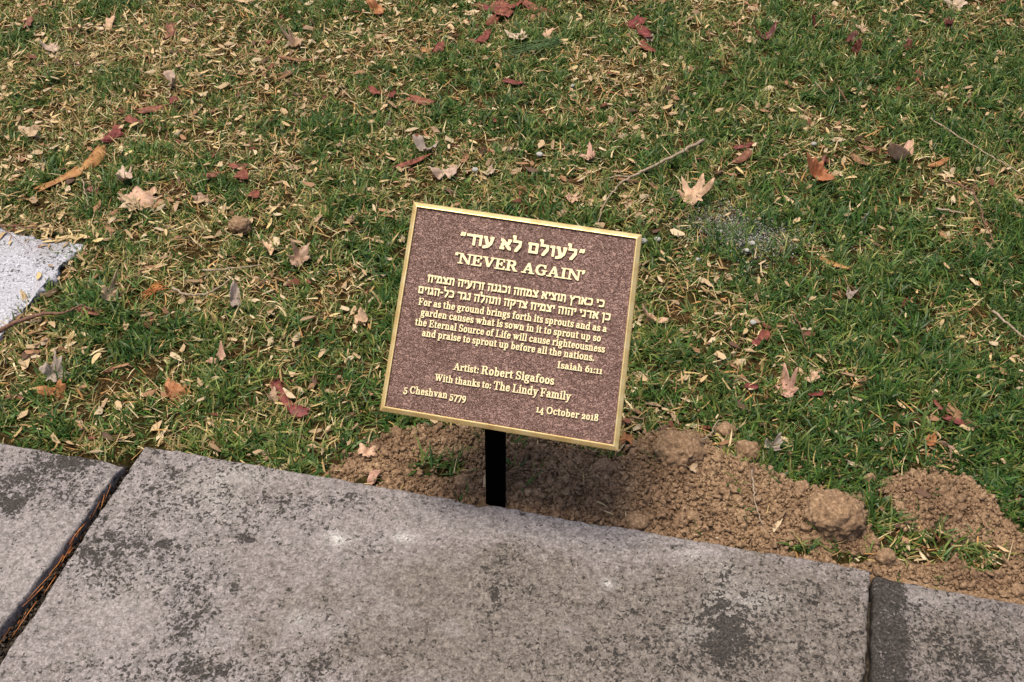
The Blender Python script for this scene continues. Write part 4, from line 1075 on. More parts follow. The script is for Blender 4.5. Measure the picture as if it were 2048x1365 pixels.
# ------------------------------------------------------------------ the plaque
PX = np.array([0.97962923, -0.20081476, 0.0]); PY = np.array([0.14352907, 0.70017402, 0.6993967]); PY /= np.linalg.norm(PY)
PX = PX - PY * (PX @ PY); PX /= np.linalg.norm(PX); PN = np.cross(PX, PY)
PO = CAM + np.array([-0.16747689, 0.95778214, -1.01794105])     # lower left corner of the front
def pl(u, v, off=0.0):
    """photo pixel -> coordinates in the plaque's plane"""
    d = ray(u, v); o = PO + PN * off; t = ((o - CAM) @ PN) / (d @ PN); q = CAM + d * t - PO
    return np.array([q @ PX, q @ PY])
QT = [pl(826, 403), pl(1284, 469), pl(1236, 903), pl(758, 822)]   # TL TR BR BL
QC = sum(QT) / 4
B = np.array([-PX[1] * -1, 0, 0])
BACK = np.array([0.20081476, 0.97962923, 0.0])
postd = 0.06
d = ray(993, 1006); PC = PO + PX * .15 + BACK * postd
pf = CAM + d * (((PC - CAM) @ BACK) / (d @ BACK))              # post face at the coping edge
pf = pf - BACK * .008
ploc = Vector((pf[0], pf[1], 0.0))
sign = thing('memorial_plaque', 'small bronze memorial plaque with brown leather-grain field on a black post behind the coping', 'plaque', tuple(ploc))
Mx = Matrix([list(PX), list(PY), list(PN)]).transposed().to_4x4(); Mx.translation = Vector(PO) - ploc
def plpart(name, me, **k):
    o = obj(name, me, sign, **k); o.matrix_local = Mx; return o
def inset(quad, d_):
    q = [np.array(p) for p in quad]; n = 4; out = []; cen = sum(q) / 4
    for i in range(n):
        a, b_, c = q[i - 1], q[i], q[(i + 1) % n]
        e1 = (b_ - a) / np.linalg.norm(b_ - a); e2 = (c - b_) / np.linalg.norm(c - b_)
        n1 = np.array([e1[1], -e1[0]]); n2 = np.array([e2[1], -e2[0]])
        bis = (n1 + n2); bis /= np.linalg.norm(bis); k_ = d_ / (bis @ n1)
        out.append(b_ + bis * k_)
    return out
def rings_mesh(name, rings, mat, cap=False):
    V = []; F = []
    for qd, z in rings: V += [(p[0], p[1], z) for p in qd]
    for i in range(len(rings) - 1):
        for k in range(4):
            k2 = (k + 1) % 4; F.append([i * 4 + k, i * 4 + k2, (i + 1) * 4 + k2, (i + 1) * 4 + k])
    if cap: F.append([len(V) - 4, len(V) - 3, len(V) - 2, len(V) - 1])
    me = mesh_from(name, V, F, mat); bm = bmesh.new(); bm.from_mesh(me); bmesh.ops.recalc_face_normals(bm, faces=bm.faces)
    bm.to_mesh(me); bm.free(); return me
Z0 = 0.0   # plane of the border top; field lies 2.2 mm deeper
mm = .001
fr = plpart('border', rings_mesh('border', [(inset(QT, 7.0 * mm), -2.4 * mm), (inset(QT, 6.7 * mm), 0.1 * mm), (inset(QT, 6.0 * mm), .6 * mm), (inset(QT, 5.0 * mm), .45 * mm), (inset(QT, 1.2 * mm), -2.2 * mm), (QT, -3.4 * mm), (QT, -8.0 * mm)], M_gold))
# inner step of the border is stained
fr.data.materials.append(M_goldside)
for p_ in list(fr.data.polygons)[:4]: p_.material_index = 1
fq = inset(QT, 6.95 * mm)
n_ = 60; u, v = np.meshgrid(np.linspace(0, 1, n_), np.linspace(0, 1, n_), indexing='ij')
Pq = ((1 - u) * (1 - v))[..., None] * fq[3] + (u * (1 - v))[..., None] * fq[2] + (u * v)[..., None] * fq[1] + ((1 - u) * v)[..., None] * fq[0]
zf = -2.2 * mm + .12 * mm * fbm(Pq[..., 0] * 120, Pq[..., 1] * 120, 0, 2, 77)
plpart('field', mesh_from('field', np.stack([Pq[..., 0].ravel(), Pq[..., 1].ravel(), zf.ravel()], 1), grid_faces(n_, n_), M_field, True))
plpart('back_plate', rings_mesh('back_plate', [(inset(QT, .4 * mm), -8.0 * mm), (inset(QT, .8 * mm), -9.5 * mm), (inset(QT, 3 * mm), -10 * mm)], M_goldside, True))

# post: flat black bar, up to the back of the plate
pw, pt = .0275, .008
ax_ = np.array(PX[:2] / np.hypot(*PX[:2])); bk = BACK[:2]
topz = ((PO + PX * .15 + PY * .066) - ploc[:])[2] - .018
V = []
for z in (-0.25, topz - .02 , topz + .0):
    for sx_, sy_ in ((-1, 0), (1, 0), (1, 1), (-1, 1)):
        lift = (sy_ * pt) if z == topz else 0
        V.append((ax_[0] * sx_ * pw / 2 + bk[0] * sy_ * pt, ax_[1] * sx_ * pw / 2 + bk[1] * sy_ * pt, z + lift))
F = [[0, 1, 5, 4], [1, 2, 6, 5], [2, 3, 7, 6], [3, 0, 4, 7], [4, 5, 9, 8], [5, 6, 10, 9], [6, 7, 11, 10], [7, 4, 8, 11], [8, 9, 10, 11], [3, 2, 1, 0]]
post_o = obj('post', mesh_from('post', V, F, M_black), sign)
bv = post_o.modifiers.new('b', 'BEVEL'); bv.width = .0007; bv.segments = 2
c0 = np.array([.15, .085]); br = [c0 + np.array(q) for q in ((-.03, .04), (.03, .04), (.03, -.04), (-.03, -.04))]
plpart('bracket', rings_mesh('bracket', [(br, -10.2 * mm), (br, -14 * mm)], M_black, True))

# ---- lettering: glyphs drawn with a flat nib, merged on a raster, traced, and raised
def arc(cx, cy, rx, ry, a0, a1, n=22):
    t = np.radians(np.linspace(a0, a1, n)); return [(cx + rx * math.cos(q), cy + ry * math.sin(q)) for q in t]
TW, TH = 13.0, 5.5     # latin nib: stems thick, hairlines thin
def S(x, y0, y1): return ('n', [(x, y0), (x, y1)])
def sf(x, y, w=22): return ('s', [(x - w / 2, y), (x + w / 2, y)])    # slab serif
def ln(*p): return ('n', list(p))
def th(*p): return ('t', list(p))
CH, XH = 70, 50
def b2(y): return y - TH / 2
G_ = {}
lo, hi, xh = TH / 2, CH - TH / 2, XH - TH / 2
G_['N'] = (84, [th((16, lo), (16, hi)), ('n', [(20, hi - 2), (66, lo + 3)]), th((70, lo), (70, hi)), sf(15, lo, 24), sf(12, hi, 20), sf(70, hi, 24)])
G_['E'] = (68, [S(18, lo, hi), th((18, lo), (58, lo)), th((18, hi), (56, hi)), th((18, 36), (42, 36)), th((58, lo), (60, 19)), th((56, hi), (57, 53)), th((43, 27), (43, 45)), sf(14, lo, 20), sf(14, hi, 20)])
G_['V'] = (76, [('n', [(17, hi), (39, lo + 4)]), th((63, hi), (42, lo + 4)), sf(15, hi, 26), sf(63, hi, 24)])
G_['R'] = (78, [S(18, lo, hi), th((18, hi), (40, hi)), ('n', arc(40, 52, 15, 15.2, 88, -88)), th((18, 37), (40, 37)), ('n', [(42, 34), (58, 6)]), th((58, lo), (72, lo)), sf(16, lo, 26), sf(14, hi, 20)])
G_['A'] = (78, [th((38, hi), (14, lo)), ('n', [(40, hi - 2), (61, lo)]), th((22, 24), (54, 24)), sf(13, lo, 24), sf(62, lo, 28)])
G_['G'] = (78, [('n', arc(41, 35, 28, 32.5, 62, 300, 40)), th(*arc(41, 35, 27, 32.3, 35, 100)), th(*arc(41, 35, 27, 32.3, 240, 310)), ('n', [(60, 10), (60, 30)]), sf(60, 32, 26), th((64, 49), (64, 66))])
G_['I'] = (42, [S(21, lo, hi), sf(21, lo, 28), sf(21, hi, 28)])
G_['F'] = (64, [S(18, lo, hi), th((18, hi), (56, hi)), th((18, 35), (42, 35)), th((56, hi), (57, 52)), th((43, 26), (43, 44)), sf(18, lo, 28), sf(14, hi, 20)])
G_['S'] = (60, [('n', arc(30, 51, 18, 16.2, 70, 235, 20) + arc(30, 19, 18.5, 16.2, 55, -110, 20)), th(*arc(30, 51, 18, 16.2, 20, 90)), th(*arc(30, 19, 19, 16.2, 200, 270)), th((49, 50), (49, 66)), th((10, 4), (10, 22))])
G_['L'] = (66, [S(18, lo, hi), th((18, lo), (56, lo)), th((57, lo), (59, 22)), sf(14, lo, 20), sf(18, hi, 28)])
G_['T'] = (70, [S(35, lo, hi), th((8, hi), (62, hi)), th((8, hi), (6, 50)), th((62, hi), (64, 50)), sf(35, lo, 28)])
G_['W'] = (106, [('n', [(18, hi), (35, lo + 4)]), th((54, hi), (37, lo + 4)), ('n', [(52, hi), (71, lo + 4)]), th((92, hi), (73, lo + 4)), sf(16, hi, 26), sf(52, hi, 24), sf(92, hi, 22)])
G_['C'] = (72, [('n', arc(40, 35, 28, 32.5, 60, 300, 36)), th(*arc(40, 35, 26, 32.3, 30, 100)), th(*arc(40, 35, 26, 32.3, 250, 325)), th((62, 48), (62, 66))])
G_['O'] = (78, [('n', arc(39, 35, 27, 32.2, 0, 360, 48))])
G_['a'] = (54, [('n', arc(22, 14, 12, 11.3, 80, 280)), th((24, 29), (38, 32)), th((20, 27), (38, 30)), th(*arc(22, 14, 13, 11.3, 260, 330)), S(37, 8, 36), th(*arc(24, 34, 14, 13, 20, 160)), ('s', [(8, 38), (18, 38)]), th((38, 4), (51, 3.5))])
G_['b'] = (58, [S(16, lo, CH + 1), ('n', arc(31, 24, 15, 21.5, 100, -110)), th(*arc(31, 24, 15, 21.8, 170, 40)), th((16, 5), (31, 2.8)), ('s', [(4, CH), (18, CH)])])
G_['c'] = (50, [('n', arc(28, 25, 17, 22.2, 75, 290)), th(*arc(28, 25, 16, 22.2, 40, 100)), th(*arc(28, 25, 17, 22.2, 260, 330)), ('s', [(38, 37), (46, 37)]), th((43, 37), (43, 43))])
G_['d'] = (60, [S(43, lo, CH + 1), ('n', arc(27, 24, 16, 21.5, 80, 280)), th(*arc(28, 24, 15, 21.8, 20, 130)), th((28, 2.8), (43, 7)), ('s', [(31, CH), (44, CH)]), ('s', [(43, lo), (56, lo)])])
G_['e'] = (52, [('n', arc(27, 25, 16, 22.2, 60, 290)), th((12, 27), (43, 27)), th(*arc(28, 27, 14.5, 20.2, 0, 110)), ('n', arc(28, 28, 12.5, 19, 0, 45, 10)), th(*arc(27, 25, 17, 22.2, 260, 335))])
G_['f'] = (40, [S(17, lo, 56), ('n', arc(27, 56, 10, 14, 180, 130, 8)), th(*arc(28, 57, 10, 13.2, 160, 40)), ('s', [(34, 64), (42, 64)]), ('s', [(5, 47.2), (34, 47.2)]), sf(17, lo, 24)])
G_['g'] = (54, [('n', arc(24, 32, 14, 15.5, 0, 360, 36)), th((14, 19), (12, 10), (20, 7)), ('n', [(20, 5), (38, 2)]), ('n', arc(25, -8, 18, 11, 70, -30)), th(*arc(25, -8, 18, 12, 60, 360, 40)), th((34, 44), (50, 46)), ('s', [(40, 45), (50, 45)])])
G_['h'] = (62, [S(16, lo, CH + 1), th(*arc(30, 33, 14, 14.2, 180, 45)), S(45, lo, 34), ('n', arc(33, 34, 12, 12, 50, 0, 8)), sf(16, lo, 24), sf(45, lo, 23), ('s', [(4, CH), (18, CH)])])
G_['i'] = (32, [S(17, lo, xh), sf(17, lo, 25), ('s', [(4, xh), (18, xh)]), ('d', [(16, 63), (16, 64)])])
G_['k'] = (60, [S(16, lo, CH + 1), th((18, 20), (42, 46)), ('n', [(27, 28), (46, 5)]), sf(16, lo, 24), sf(47, lo, 22), sf(43, xh, 22), ('s', [(4, CH), (18, CH)])])
G_['l'] = (32, [S(17, lo, CH + 1), sf(17, lo, 25), ('s', [(4, CH), (18, CH)])])
G_['m'] = (90, [S(16, lo, xh), th(*arc(29, 33, 13, 14.2, 180, 45)), S(44, lo, 34), ('n', arc(33, 34, 11, 12, 50, 0, 8)), th(*arc(58, 33, 14, 14.2, 180, 45)), S(73, lo, 34), ('n', arc(62, 34, 11, 12, 50, 0, 8)), sf(16, lo, 24), sf(44, lo, 22), sf(73, lo, 23), ('s', [(4, xh), (18, xh)])])
G_['n'] = (62, [S(16, lo, xh), th(*arc(30, 33, 14, 14.2, 180, 45)), S(45, lo, 34), ('n', arc(33, 34, 12, 12, 50, 0, 8)), sf(16, lo, 24), sf(45, lo, 23), ('s', [(4, xh), (18, xh)])])
G_['o'] = (54, [('n', arc(27, 25, 16.5, 22.2, 0, 360, 44))])
G_['p'] = (60, [S(16, -18, xh), ('n', arc(31, 25, 15, 21.5, 100, -100)), th(*arc(31, 25, 15, 21.8, 170, 40)), th((16, 6), (31, 3.2)), sf(16, -18, 24), ('s', [(4, xh), (18, xh)])])
G_['r'] = (46, [S(16, lo, xh), th(*arc(30, 31, 14, 15.5, 170, 60)), ('d', [(37, 42), (37, 43)]), sf(16, lo, 25), ('s', [(4, xh), (18, xh)])])
G_['s'] = (44, [('n', arc(22, 36.5, 12, 10.8, 80, 240, 16) + arc(22, 13.2, 12.5, 10.8, 60, -100, 16)), th(*arc(22, 36.5, 13, 10.8, 20, 90)), th(*arc(22, 13.2, 13, 10.8, 200, 270)), th((35, 36), (35, 46)), th((8, 4), (8, 15))])
G_['t'] = (38, [S(16, 10, 60), ('n', arc(26, 12, 10, 9.5, 180, 240, 8)), th(*arc(26, 12, 10, 9.2, 200, 310)), ('s', [(4, 47.2), (33, 47.2)])])
G_['u'] = (62, [S(15, 16, xh), ('n', arc(27, 16, 12, 12, 180, 240, 8)), th(*arc(29, 17, 15, 14.2, 200, 330)), S(45, lo, xh), ('s', [(3, xh), (16, xh)]), ('s', [(33, xh), (46, xh)]), ('s', [(45, lo), (58, lo)])])
G_['v'] = (56, [('n', [(14, xh), (29, lo + 4)]), th((45, xh), (31, lo + 4)), sf(13, xh, 23), sf(45, xh, 20)])
G_['w'] = (80, [('n', [(14, xh), (27, lo + 4)]), th((41, xh), (29, lo + 4)), ('n', [(40, xh), (54, lo + 4)]), th((70, xh), (56, lo + 4)), sf(13, xh, 23), sf(40, xh, 18), sf(70, xh, 20)])
G_['y'] = (56, [('n', [(14, xh), (30, 4)]), th((46, xh), (30, 2), (20, -17)), ('s', [(8, -16), (20, -16)]), sf(13, xh, 23), sf(46, xh, 20)])
G_[':'] = (28, [('d', [(14, 7), (14, 8)]), ('d', [(14, 40), (14, 41)])])
G_['.'] = (24, [('d', [(12, 7), (12, 8)])])
G_['('] = (26, [('d', [(13, 62), (13, 60)]), th((9, 58), (17, 70))])      # opening quote
G_[')'] = (26, [('d', [(13, 64), (13, 66)]), th((17, 62), (9, 50))])      # closing quote
G_['0'] = (52, [('n', arc(26, 25, 15, 22.2, 0, 360, 40))])
G_['1'] = (38, [S(20, lo, 47), th((8, 44), (20, 48)), sf(20, lo, 28)])
G_['2'] = (50, [th(*arc(25, 34, 14, 13.2, 160, 90)), ('n', arc(25, 34, 13, 13, 90, -35, 16) + [(12, 6)]), ('s', [(8, 4), (42, 4)]), ('s', [(8, 6), (42, 6)]), th((42, 4), (44, 14)), ('d', [(12, 36), (12, 37)])])
G_['4'] = (54, [S(36, -16, 46), th((36, 46), (6, 3)), ('s', [(4, 1), (50, 1)]), sf(36, -16, 22)])
G_['5'] = (50, [th((14, 46), (42, 46)), ('s', [(14, 44), (42, 44)]), th((14, 46), (13, 22)), ('n', arc(24, 6, 15, 18, 110, -90, 26)), th(*arc(24, 6, 15, 21, 180, 270)), ('d', [(9, -8), (9, -7)])])
G_['6'] = (54, [('n', arc(28, 23, 16, 21, 0, 360, 40)), ('n', arc(46, 20, 34, 48, 178, 118, 14)), th(*arc(46, 20, 34, 48, 125, 100, 8))])
G_['7'] = (50, [('s', [(6, 45), (46, 45)]), ('s', [(6, 43), (46, 43)]), th((7, 46), (6, 32)), ('n', [(42, 43), (22, -16)])])
G_['8'] = (54, [('n', arc(27, 51, 13.5, 14.5, 0, 360, 36)), ('n', arc(27, 18, 16, 15.5, 0, 360, 36))])
G_['9'] = (54, [('n', arc(26, 28, 16, 18, 0, 360, 40)), ('n', arc(8, 28, 34, 46, -2, -58, 14)), th(*arc(8, 28, 34, 46, -55, -80, 8))])
# Hebrew: horizontals thick, uprights thinner
def hb(*p): return ('h', list(p))
HH = 60; ht = HH - 6
def H(x, y0, y1): return hb((x, y0), (x, y1))
G_['ל'] = (46, [hb((9, ht), (36, ht), (36, 32), (20, 0)), H(9, ht, 80), hb((9, 80), (4, 82))])
G_['ע'] = (52, [hb((12, ht), (24, 10)), hb((8, ht), (14, ht)), hb((43, ht), (38, 22), (24, 2), (8, -6)), hb((38, ht), (44, ht))])
G_['ו'] = (26, [hb((7, ht), (17, ht)), H(17, 4, ht)])
G_['ם'] = (52, [hb((7, ht), (40, ht)), hb((12, ht), (12, 6)), hb((12, 6), (42, 6)), hb((42, 6), (42, ht - 4))])
G_['א'] = (56, [hb((10, ht), (18, ht - 8), (44, 8), (48, 4)), hb((44, ht), (42, 38), (30, 28)), hb((42, ht), (48, ht)), hb((20, 38), (12, 24), (14, 4)), hb((8, 4), (18, 4))])
G_['ד'] = (48, [hb((6, ht), (44, ht)), H(36, 2, ht)])
G_['כ'] = (48, [hb((8, ht), (30, ht), (39, 46), (39, 14), (30, 6), (7, 6))])
G_['י'] = (24, [hb((7, ht), (16, ht), (14, 36))])
G_['ר'] = (46, [hb((6, ht), (32, ht), (38, 46), (38, 2))])
G_['ץ'] = (48, [hb((10, ht), (22, 30)), hb((6, ht), (12, ht)), hb((42, ht), (36, 40), (22, 30)), hb((38, ht), (44, ht)), H(22, -20, 32)])
G_['ת'] = (54, [hb((8, ht), (38, ht), (44, 46), (44, 2)), hb((17, ht), (17, 10)), hb((6, 5), (17, 5))])
G_['צ'] = (50, [hb((10, ht), (38, 12)), hb((6, ht), (12, ht)), hb((42, ht), (36, 38), (28, 32)), hb((38, ht), (44, ht)), hb((8, 6), (40, 6))])
G_['מ'] = (54, [hb((12, ht), (18, 46), (8, 4)), hb((16, ht - 6), (30, ht), (42, 46), (44, 6)), hb((24, 6), (45, 6)), hb((6, ht), (14, ht))])
G_['ח'] = (54, [hb((6, ht), (46, ht)), H(14, 2, ht), H(42, 2, ht)])
G_['ה'] = (52, [hb((6, ht), (44, ht)), H(42, 2, ht), H(14, 2, 32)])
G_['ג'] = (36, [hb((10, ht), (20, ht), (24, 28), (28, 4)), hb((23, 22), (8, 5))])
G_['נ'] = (34, [hb((12, ht), (24, ht), (24, 6), (6, 6))])
G_['ז'] = (30, [hb((6, ht), (24, ht)), H(16, 2, ht)])
G_['ן'] = (26, [hb((7, ht), (17, ht)), H(17, -20, ht)])
G_['ק'] = (52, [hb((6, ht), (42, ht), (42, 34), (30, 14)), H(13, -20, 34)])
G_['-'] = (30, [hb((8, ht - 22), (22, ht - 22))])
G_['"'] = (34, [('t', [(10, ht - 8), (13, ht + 8)]), ('t', [(22, ht - 8), (25, ht + 8)])])
NIB = {'n': (TW, TH), 't': (TH + 1.5, TH), 's': (TH, TH), 'd': (15, 13), 'h': (9.5, 12.5)}
CELL = 1.25; X0, Y0, NX, NY = -14.0, -36.0, 110, 110
gxx, gyy = np.meshgrid(X0 + CELL * np.arange(NX), Y0 + CELL * np.arange(NY), indexing='ij')
def glyph_loops(ch, bold=0.0):
    D = np.full(gxx.shape, 99.0)
    for kind, pts in G_[ch][1]:
        w, h = NIB[kind]; w += bold; h += bold * .8
        for a, b_ in zip(pts[:-1], pts[1:]):
            n = max(2, int(math.hypot(b_[0] - a[0], b_[1] - a[1]) / 1.6) + 1)
            for t in np.linspace(0, 1, n):
                cx, cy = a[0] + (b_[0] - a[0]) * t, a[1] + (b_[1] - a[1]) * t
                qx = np.abs(gxx - cx) - w / 2 + 1.6; qy = np.abs(gyy - cy) - h / 2 + 1.6
                D = np.minimum(D, np.hypot(np.maximum(qx, 0), np.maximum(qy, 0)) + np.minimum(np.maximum(qx, qy), 0) - 1.6)
    # marching squares
    seg = {}
    def ip(i0, j0, i1, j1):
        a, b_ = D[i0, j0], D[i1, j1]; t = a / (a - b_); t = min(max(t, .03), .97)
        return (X0 + CELL * (i0 + (i1 - i0) * t), Y0 + CELL * (j0 + (j1 - j0) * t))
    neg = D < 0
    ci, cj = np.where((neg[:-1, :-1].astype(int) + neg[1:, :-1] + neg[1:, 1:] + neg[:-1, 1:]) % 4 != 0)
    P = {}
    for i, j in zip(ci, cj):
        c = [(i, j), (i + 1, j), (i + 1, j + 1), (i, j + 1)]; ins = [neg[q] for q in c]
        ent, ext = [], []
        for k in range(4):
            p_, q_ = c[k], c[(k + 1) % 4]
            if ins[k] != ins[(k + 1) % 4]:
                key = (p_, q_) if p_ < q_ else (q_, p_)
                if key not in P: P[key] = ip(*key[0], *key[1])
                (ext if ins[k] else ent).append(key)
        if len(ent) == 1: seg[ext[0]] = ent[0]
        else:
            for e_, x_ in zip(ent, ext): seg[x_] = e_
    loops = []
    while seg:
        s0 = next(iter(seg)); lp = [s0]; nx = seg.pop(s0)
        while nx != s0 and nx in seg: lp.append(nx); nx = seg.pop(nx)
        pts = [P[k] for k in lp]
        if len(pts) > 8:
            out = [pts[0]]
            for q in pts[1:]:
                if math.hypot(q[0] - out[-1][0], q[1] - out[-1][1]) > 1.1: out.append(q)
            while len(out) > 4 and math.hypot(out[-1][0] - out[0][0], out[-1][1] - out[0][1]) < 1.1: out.pop()
            n = len(out); kp = []
            for i in range(n):
                a, b_, c = out[i - 1], out[i], out[(i + 1) % n]
                cr_ = abs((b_[0] - a[0]) * (c[1] - a[1]) - (b_[1] - a[1]) * (c[0] - a[0])) / (math.hypot(c[0] - a[0], c[1] - a[1]) + 1e-9)
                if cr_ > .05 or (i % 2 == 0 and cr_ > .012): kp.append(b_)
            loops.append(kp)
    return loops
CACHE = {}
def text_mesh(runs, p0, p1, cap_mm, z, bold=0.0, spread=1.0):
    """runs: [(string, relative size)] set left to right from p0 to p1 (plaque plane); heights scaled to cap_mm per 70 units"""
    glyphs = []; x = 0.0
    for txt, rel in runs:
        for ch in txt:
            if ch == ' ': x += 24 * rel; continue
            glyphs.append((ch, x, rel)); x += (G_[ch][0] + .5) * rel
    total = x - 6
    dv = p1 - p0; L = np.hypot(*dv); e = dv / L; nrm = np.array([-e[1], e[0]])
    sxx = L / total; syy = cap_mm / 70.0
    bmj = bmesh.new()
    for par in (0, 1):                       # neighbours in separate passes, so touching serifs never cancel
        cu = bpy.data.curves.new('t', 'CURVE'); cu.dimensions = '2D'; cu.fill_mode = 'FRONT'; cu.extrude = .0011
        for ch, gxo, rel in glyphs[par::2]:
            key = (ch, bold)
            if key not in CACHE: CACHE[key] = glyph_loops(ch, bold)
            for lp in CACHE[key]:
                sp = cu.splines.new('POLY'); sp.points.add(len(lp) - 1)
                co_ = []
                for (a, b_) in lp:
                    w = p0 + e * ((gxo + (a - 3) * rel) * sxx) + nrm * (b_ * rel * syy); co_ += [w[0], w[1], 0, 1]
                sp.points.foreach_set('co', co_); sp.use_cyclic_u = True
        tmp = bpy.data.objects.new('t', cu); COL.objects.link(tmp)
        m1 = bpy.data.meshes.new_from_object(tmp.evaluated_get(bpy.context.evaluated_depsgraph_get()))
        bpy.data.objects.remove(tmp); bpy.data.curves.remove(cu)
        m1.transform(Matrix.Translation((0, 0, .00005 * par))); bmj.from_mesh(m1); bpy.data.meshes.remove(m1)
    me = bpy.data.meshes.new('lettering'); bmj.to_mesh(me); bmj.free()
    me.transform(Matrix.Translation((0, 0, z + .0002)))
    me.materials.clear(); me.materials.append(M_letter); me.materials.append(M_goldside)
    nz = np.zeros(len(me.polygons) * 3); me.polygons.foreach_get('normal', nz)
    me.polygons.foreach_set('material_index', (nz.reshape(-1, 3)[:, 2] < .25).astype(np.int32))
    return me
def rev(s): return s[::-1]
LINES = [  # runs, left px, right px (baseline), cap height in px at scale, bold
 ('heading in Hebrew letters', [('"' + rev('לעולם לא עוד') + '"', 1)], (918, 485.5), (1168, 522), 23.5, 2.8),
 ('heading in English capitals', [('(NEVER AGAIN)', 1)], (908, 525.5), (1168, 563.5), 20.5, 3.3),
 ('first Hebrew verse line', [(rev('כי כארץ תוציא צמחה וכגנה זרועיה תצמיח'), 1)], (854.8, 563.6), (1208, 615.3), 16.5, 2.3),
 ('second Hebrew verse line', [(rev('כן אדני יהוה יצמיח צדקה ותהלה נגד כל-הגוים'), 1)], (836, 586.1), (1220, 641.8), 16.2, 2.3),
 ('first English verse line', [('For as the ground brings forth its sprouts and as a', 1)], (837, 610), (1213, 665), 14.2, 2.3),
 ('second English verse line', [('garden causes what is sown in it to sprout up so', 1)], (841.7, 631.3), (1201, 684), 14.2, 2.3),
 ('third English verse line', [('the Eternal Source of Life will cause righteousness', 1)], (830.2, 650.4), (1209, 705.8), 14.2, 2.3),
 ('fourth English verse line', [('and praise to sprout up before all the nations.', 1)], (843.9, 672.3), (1188, 722.8), 14.2, 2.3),
 ('verse reference line', [('Isaiah 61:11', 1)], (1114, 736.3), (1204, 749), 13.5, 2.3),
 ('artist credit line', [('Artist: ', .86), ('Robert Sigafoos', 1)], (907.3, 739.8), (1107.5, 770), 16.4, 2.6),
 ('thanks line', [('With thanks to: ', .86), ('The Lindy Family', 1)], (869.3, 761.7), (1140.5, 801.5), 16.4, 2.6),
 ('Hebrew calendar date line', [('5 Cheshvan 5779', 1)], (807.5, 785), (932, 803), 14.4, 2.3),
 ('civil calendar date line', [('14 October 2018', 1)], (1072, 824.6), (1196, 843), 14.4, 2.3),
]
for lab, runs, a, b_, cap, bold in LINES:
    p0, p1 = pl(*a, -.0012), pl(*b_, -.0012)
    mid = ((a[0] + b_[0]) / 2, (a[1] + b_[1]) / 2); h_ = np.linalg.norm(pl(mid[0], mid[1]) - pl(mid[0] + 1.5 / 10 * 0, mid[1] - 10)) / 10
    me = text_mesh(runs, p0, p1, cap * h_, -2.2 * mm + .9 * mm, bold)
    plpart('lettering', me, label='raised gold ' + lab)

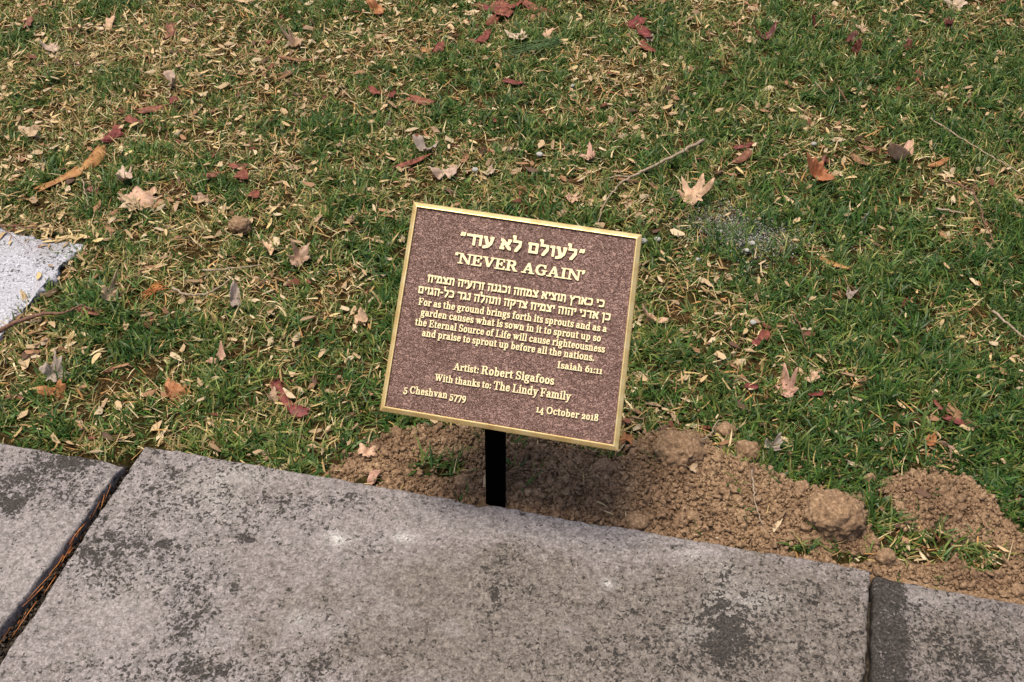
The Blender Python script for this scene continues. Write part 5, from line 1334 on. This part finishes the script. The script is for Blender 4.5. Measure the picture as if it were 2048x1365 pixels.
# ------------------------------------------------------------------ each winged seed described by what it lies beside
MARKS = [((285, 403), 'the large pinkish maple leaf'), ((110, 755), 'the greyish folded maple leaf'), ((345, 783), 'the curled leaf above the coping'), ((438, 718), 'the small pale pinkish leaf'),
 ((545, 505), 'the pale star-shaped leaf'), ((222, 592), 'the tan leaf beside the stepping stone'), ((890, 346), 'the whitish cupped leaf'), ((852, 302), 'the lilac grey leaf'), ((1180, 316), 'the crumpled leaf beside the forked twig'),
 ((1385, 398), 'the crumpled leaf right of the twig'), ((1633, 352), 'the orange red tent-shaped leaf'), ((1800, 320), 'the long pinkish folded leaf'), ((1299, 640), 'the curled leaf at the plaque border'), ((1574, 783), 'the pinkish leaf above the heap'),
 ((1912, 10), 'the pale leaf at the top right'), ((591, 88), 'the clump of tan leaf lobes'), ((107, 98), 'the pale leaf at the top left'), ((346, 165), 'the whitish pink curled leaf'), ((150, 340), 'the broken orange bark roll'), ((300, 217), 'the brownish red bark tube'),
 ((486, 348), 'the thick red bark chip'), ((568, 793), 'the long red brown bark rod'), ((1030, 20), 'the red bark cluster at the top'), ((1285, 65), 'the trail of red bark chips'), ((1028, 162), 'the dark red bark tube'), ((1484, 314), 'the brown curled bark stick'),
 ((1672, 527), 'the orange bark roll'), ((1528, 670), 'the red chip beside a white pebble'), ((1920, 835), 'the long dark red bark strip'), ((1500, 475), 'the powdery grey patch'), ((484, 462), 'the lone round clod'), ((1353, 895), 'the broad tan clod'),
 ((1664, 1030), 'the big round clod'), ((758, 822), 'the plaque\'s lower left corner'), ((826, 403), 'the plaque\'s top left corner'), ((1284, 469), 'the plaque\'s top right corner'), ((289, 889), 'the open joint of the coping'), ((130, 500), 'the stepping stone'),
 ((1714, 100), 'the pair of touching dark red leaves'), ((1530, 80), 'the dark red leaf near the top'), ((55, 44), 'the bark roll in the top corner'), ((338, 60), 'the brown curled bark near the top'), ((748, 180), 'the red chip uphill of the plaque'), ((1975, 470), 'the bent forked twig'),
 ((1704, 590), 'the greyish pink crumpled leaf'), ((1895, 900), 'the tan leaf in a dark hollow'), ((470, 600), 'the grey leaf between thin twigs'), ((720, 645), 'the leaf in a bare patch'), ((878, 93), 'the purple red bark chip'), ((2010, 650), 'the twig near the right edge')]
def to_px(p):
    c = RC @ (np.array(p) - CAM); return 1024 - FPX * c[0] / c[2], 682.5 + FPX * c[1] / c[2]
SIDES = ['right', 'upper right', 'upper', 'upper left', 'left', 'lower left', 'lower', 'lower right']
NTH = ['nearest', 'second nearest', 'third nearest', 'fourth nearest', 'fifth nearest', 'sixth nearest', 'seventh nearest', 'eighth nearest', 'ninth nearest', 'tenth nearest', 'eleventh nearest', 'twelfth nearest', 'thirteenth nearest', 'fourteenth nearest', 'fifteenth nearest', 'sixteenth nearest', 'seventeenth nearest', 'eighteenth nearest']
bins = {}
for o, L in SEEDS:
    u, v = to_px(o.location); k = min(range(len(MARKS)), key=lambda q: math.hypot(MARKS[q][0][0] - u, MARKS[q][0][1] - v))
    du, dv = u - MARKS[k][0][0], v - MARKS[k][0][1]
    bins.setdefault((k, int(round(math.degrees(math.atan2(-dv, du)) / 45)) % 8), []).append((math.hypot(du, dv), o, L))
for (k, sd2), lst in bins.items():
    lst.sort(key=lambda q: q[0])
    for i, (_, o, L) in enumerate(lst):
        o['label'] = '%s winged seed, %s to %s, %s side' % ('pale', NTH[min(i, 17)], MARKS[k][1], SIDES[sd2])
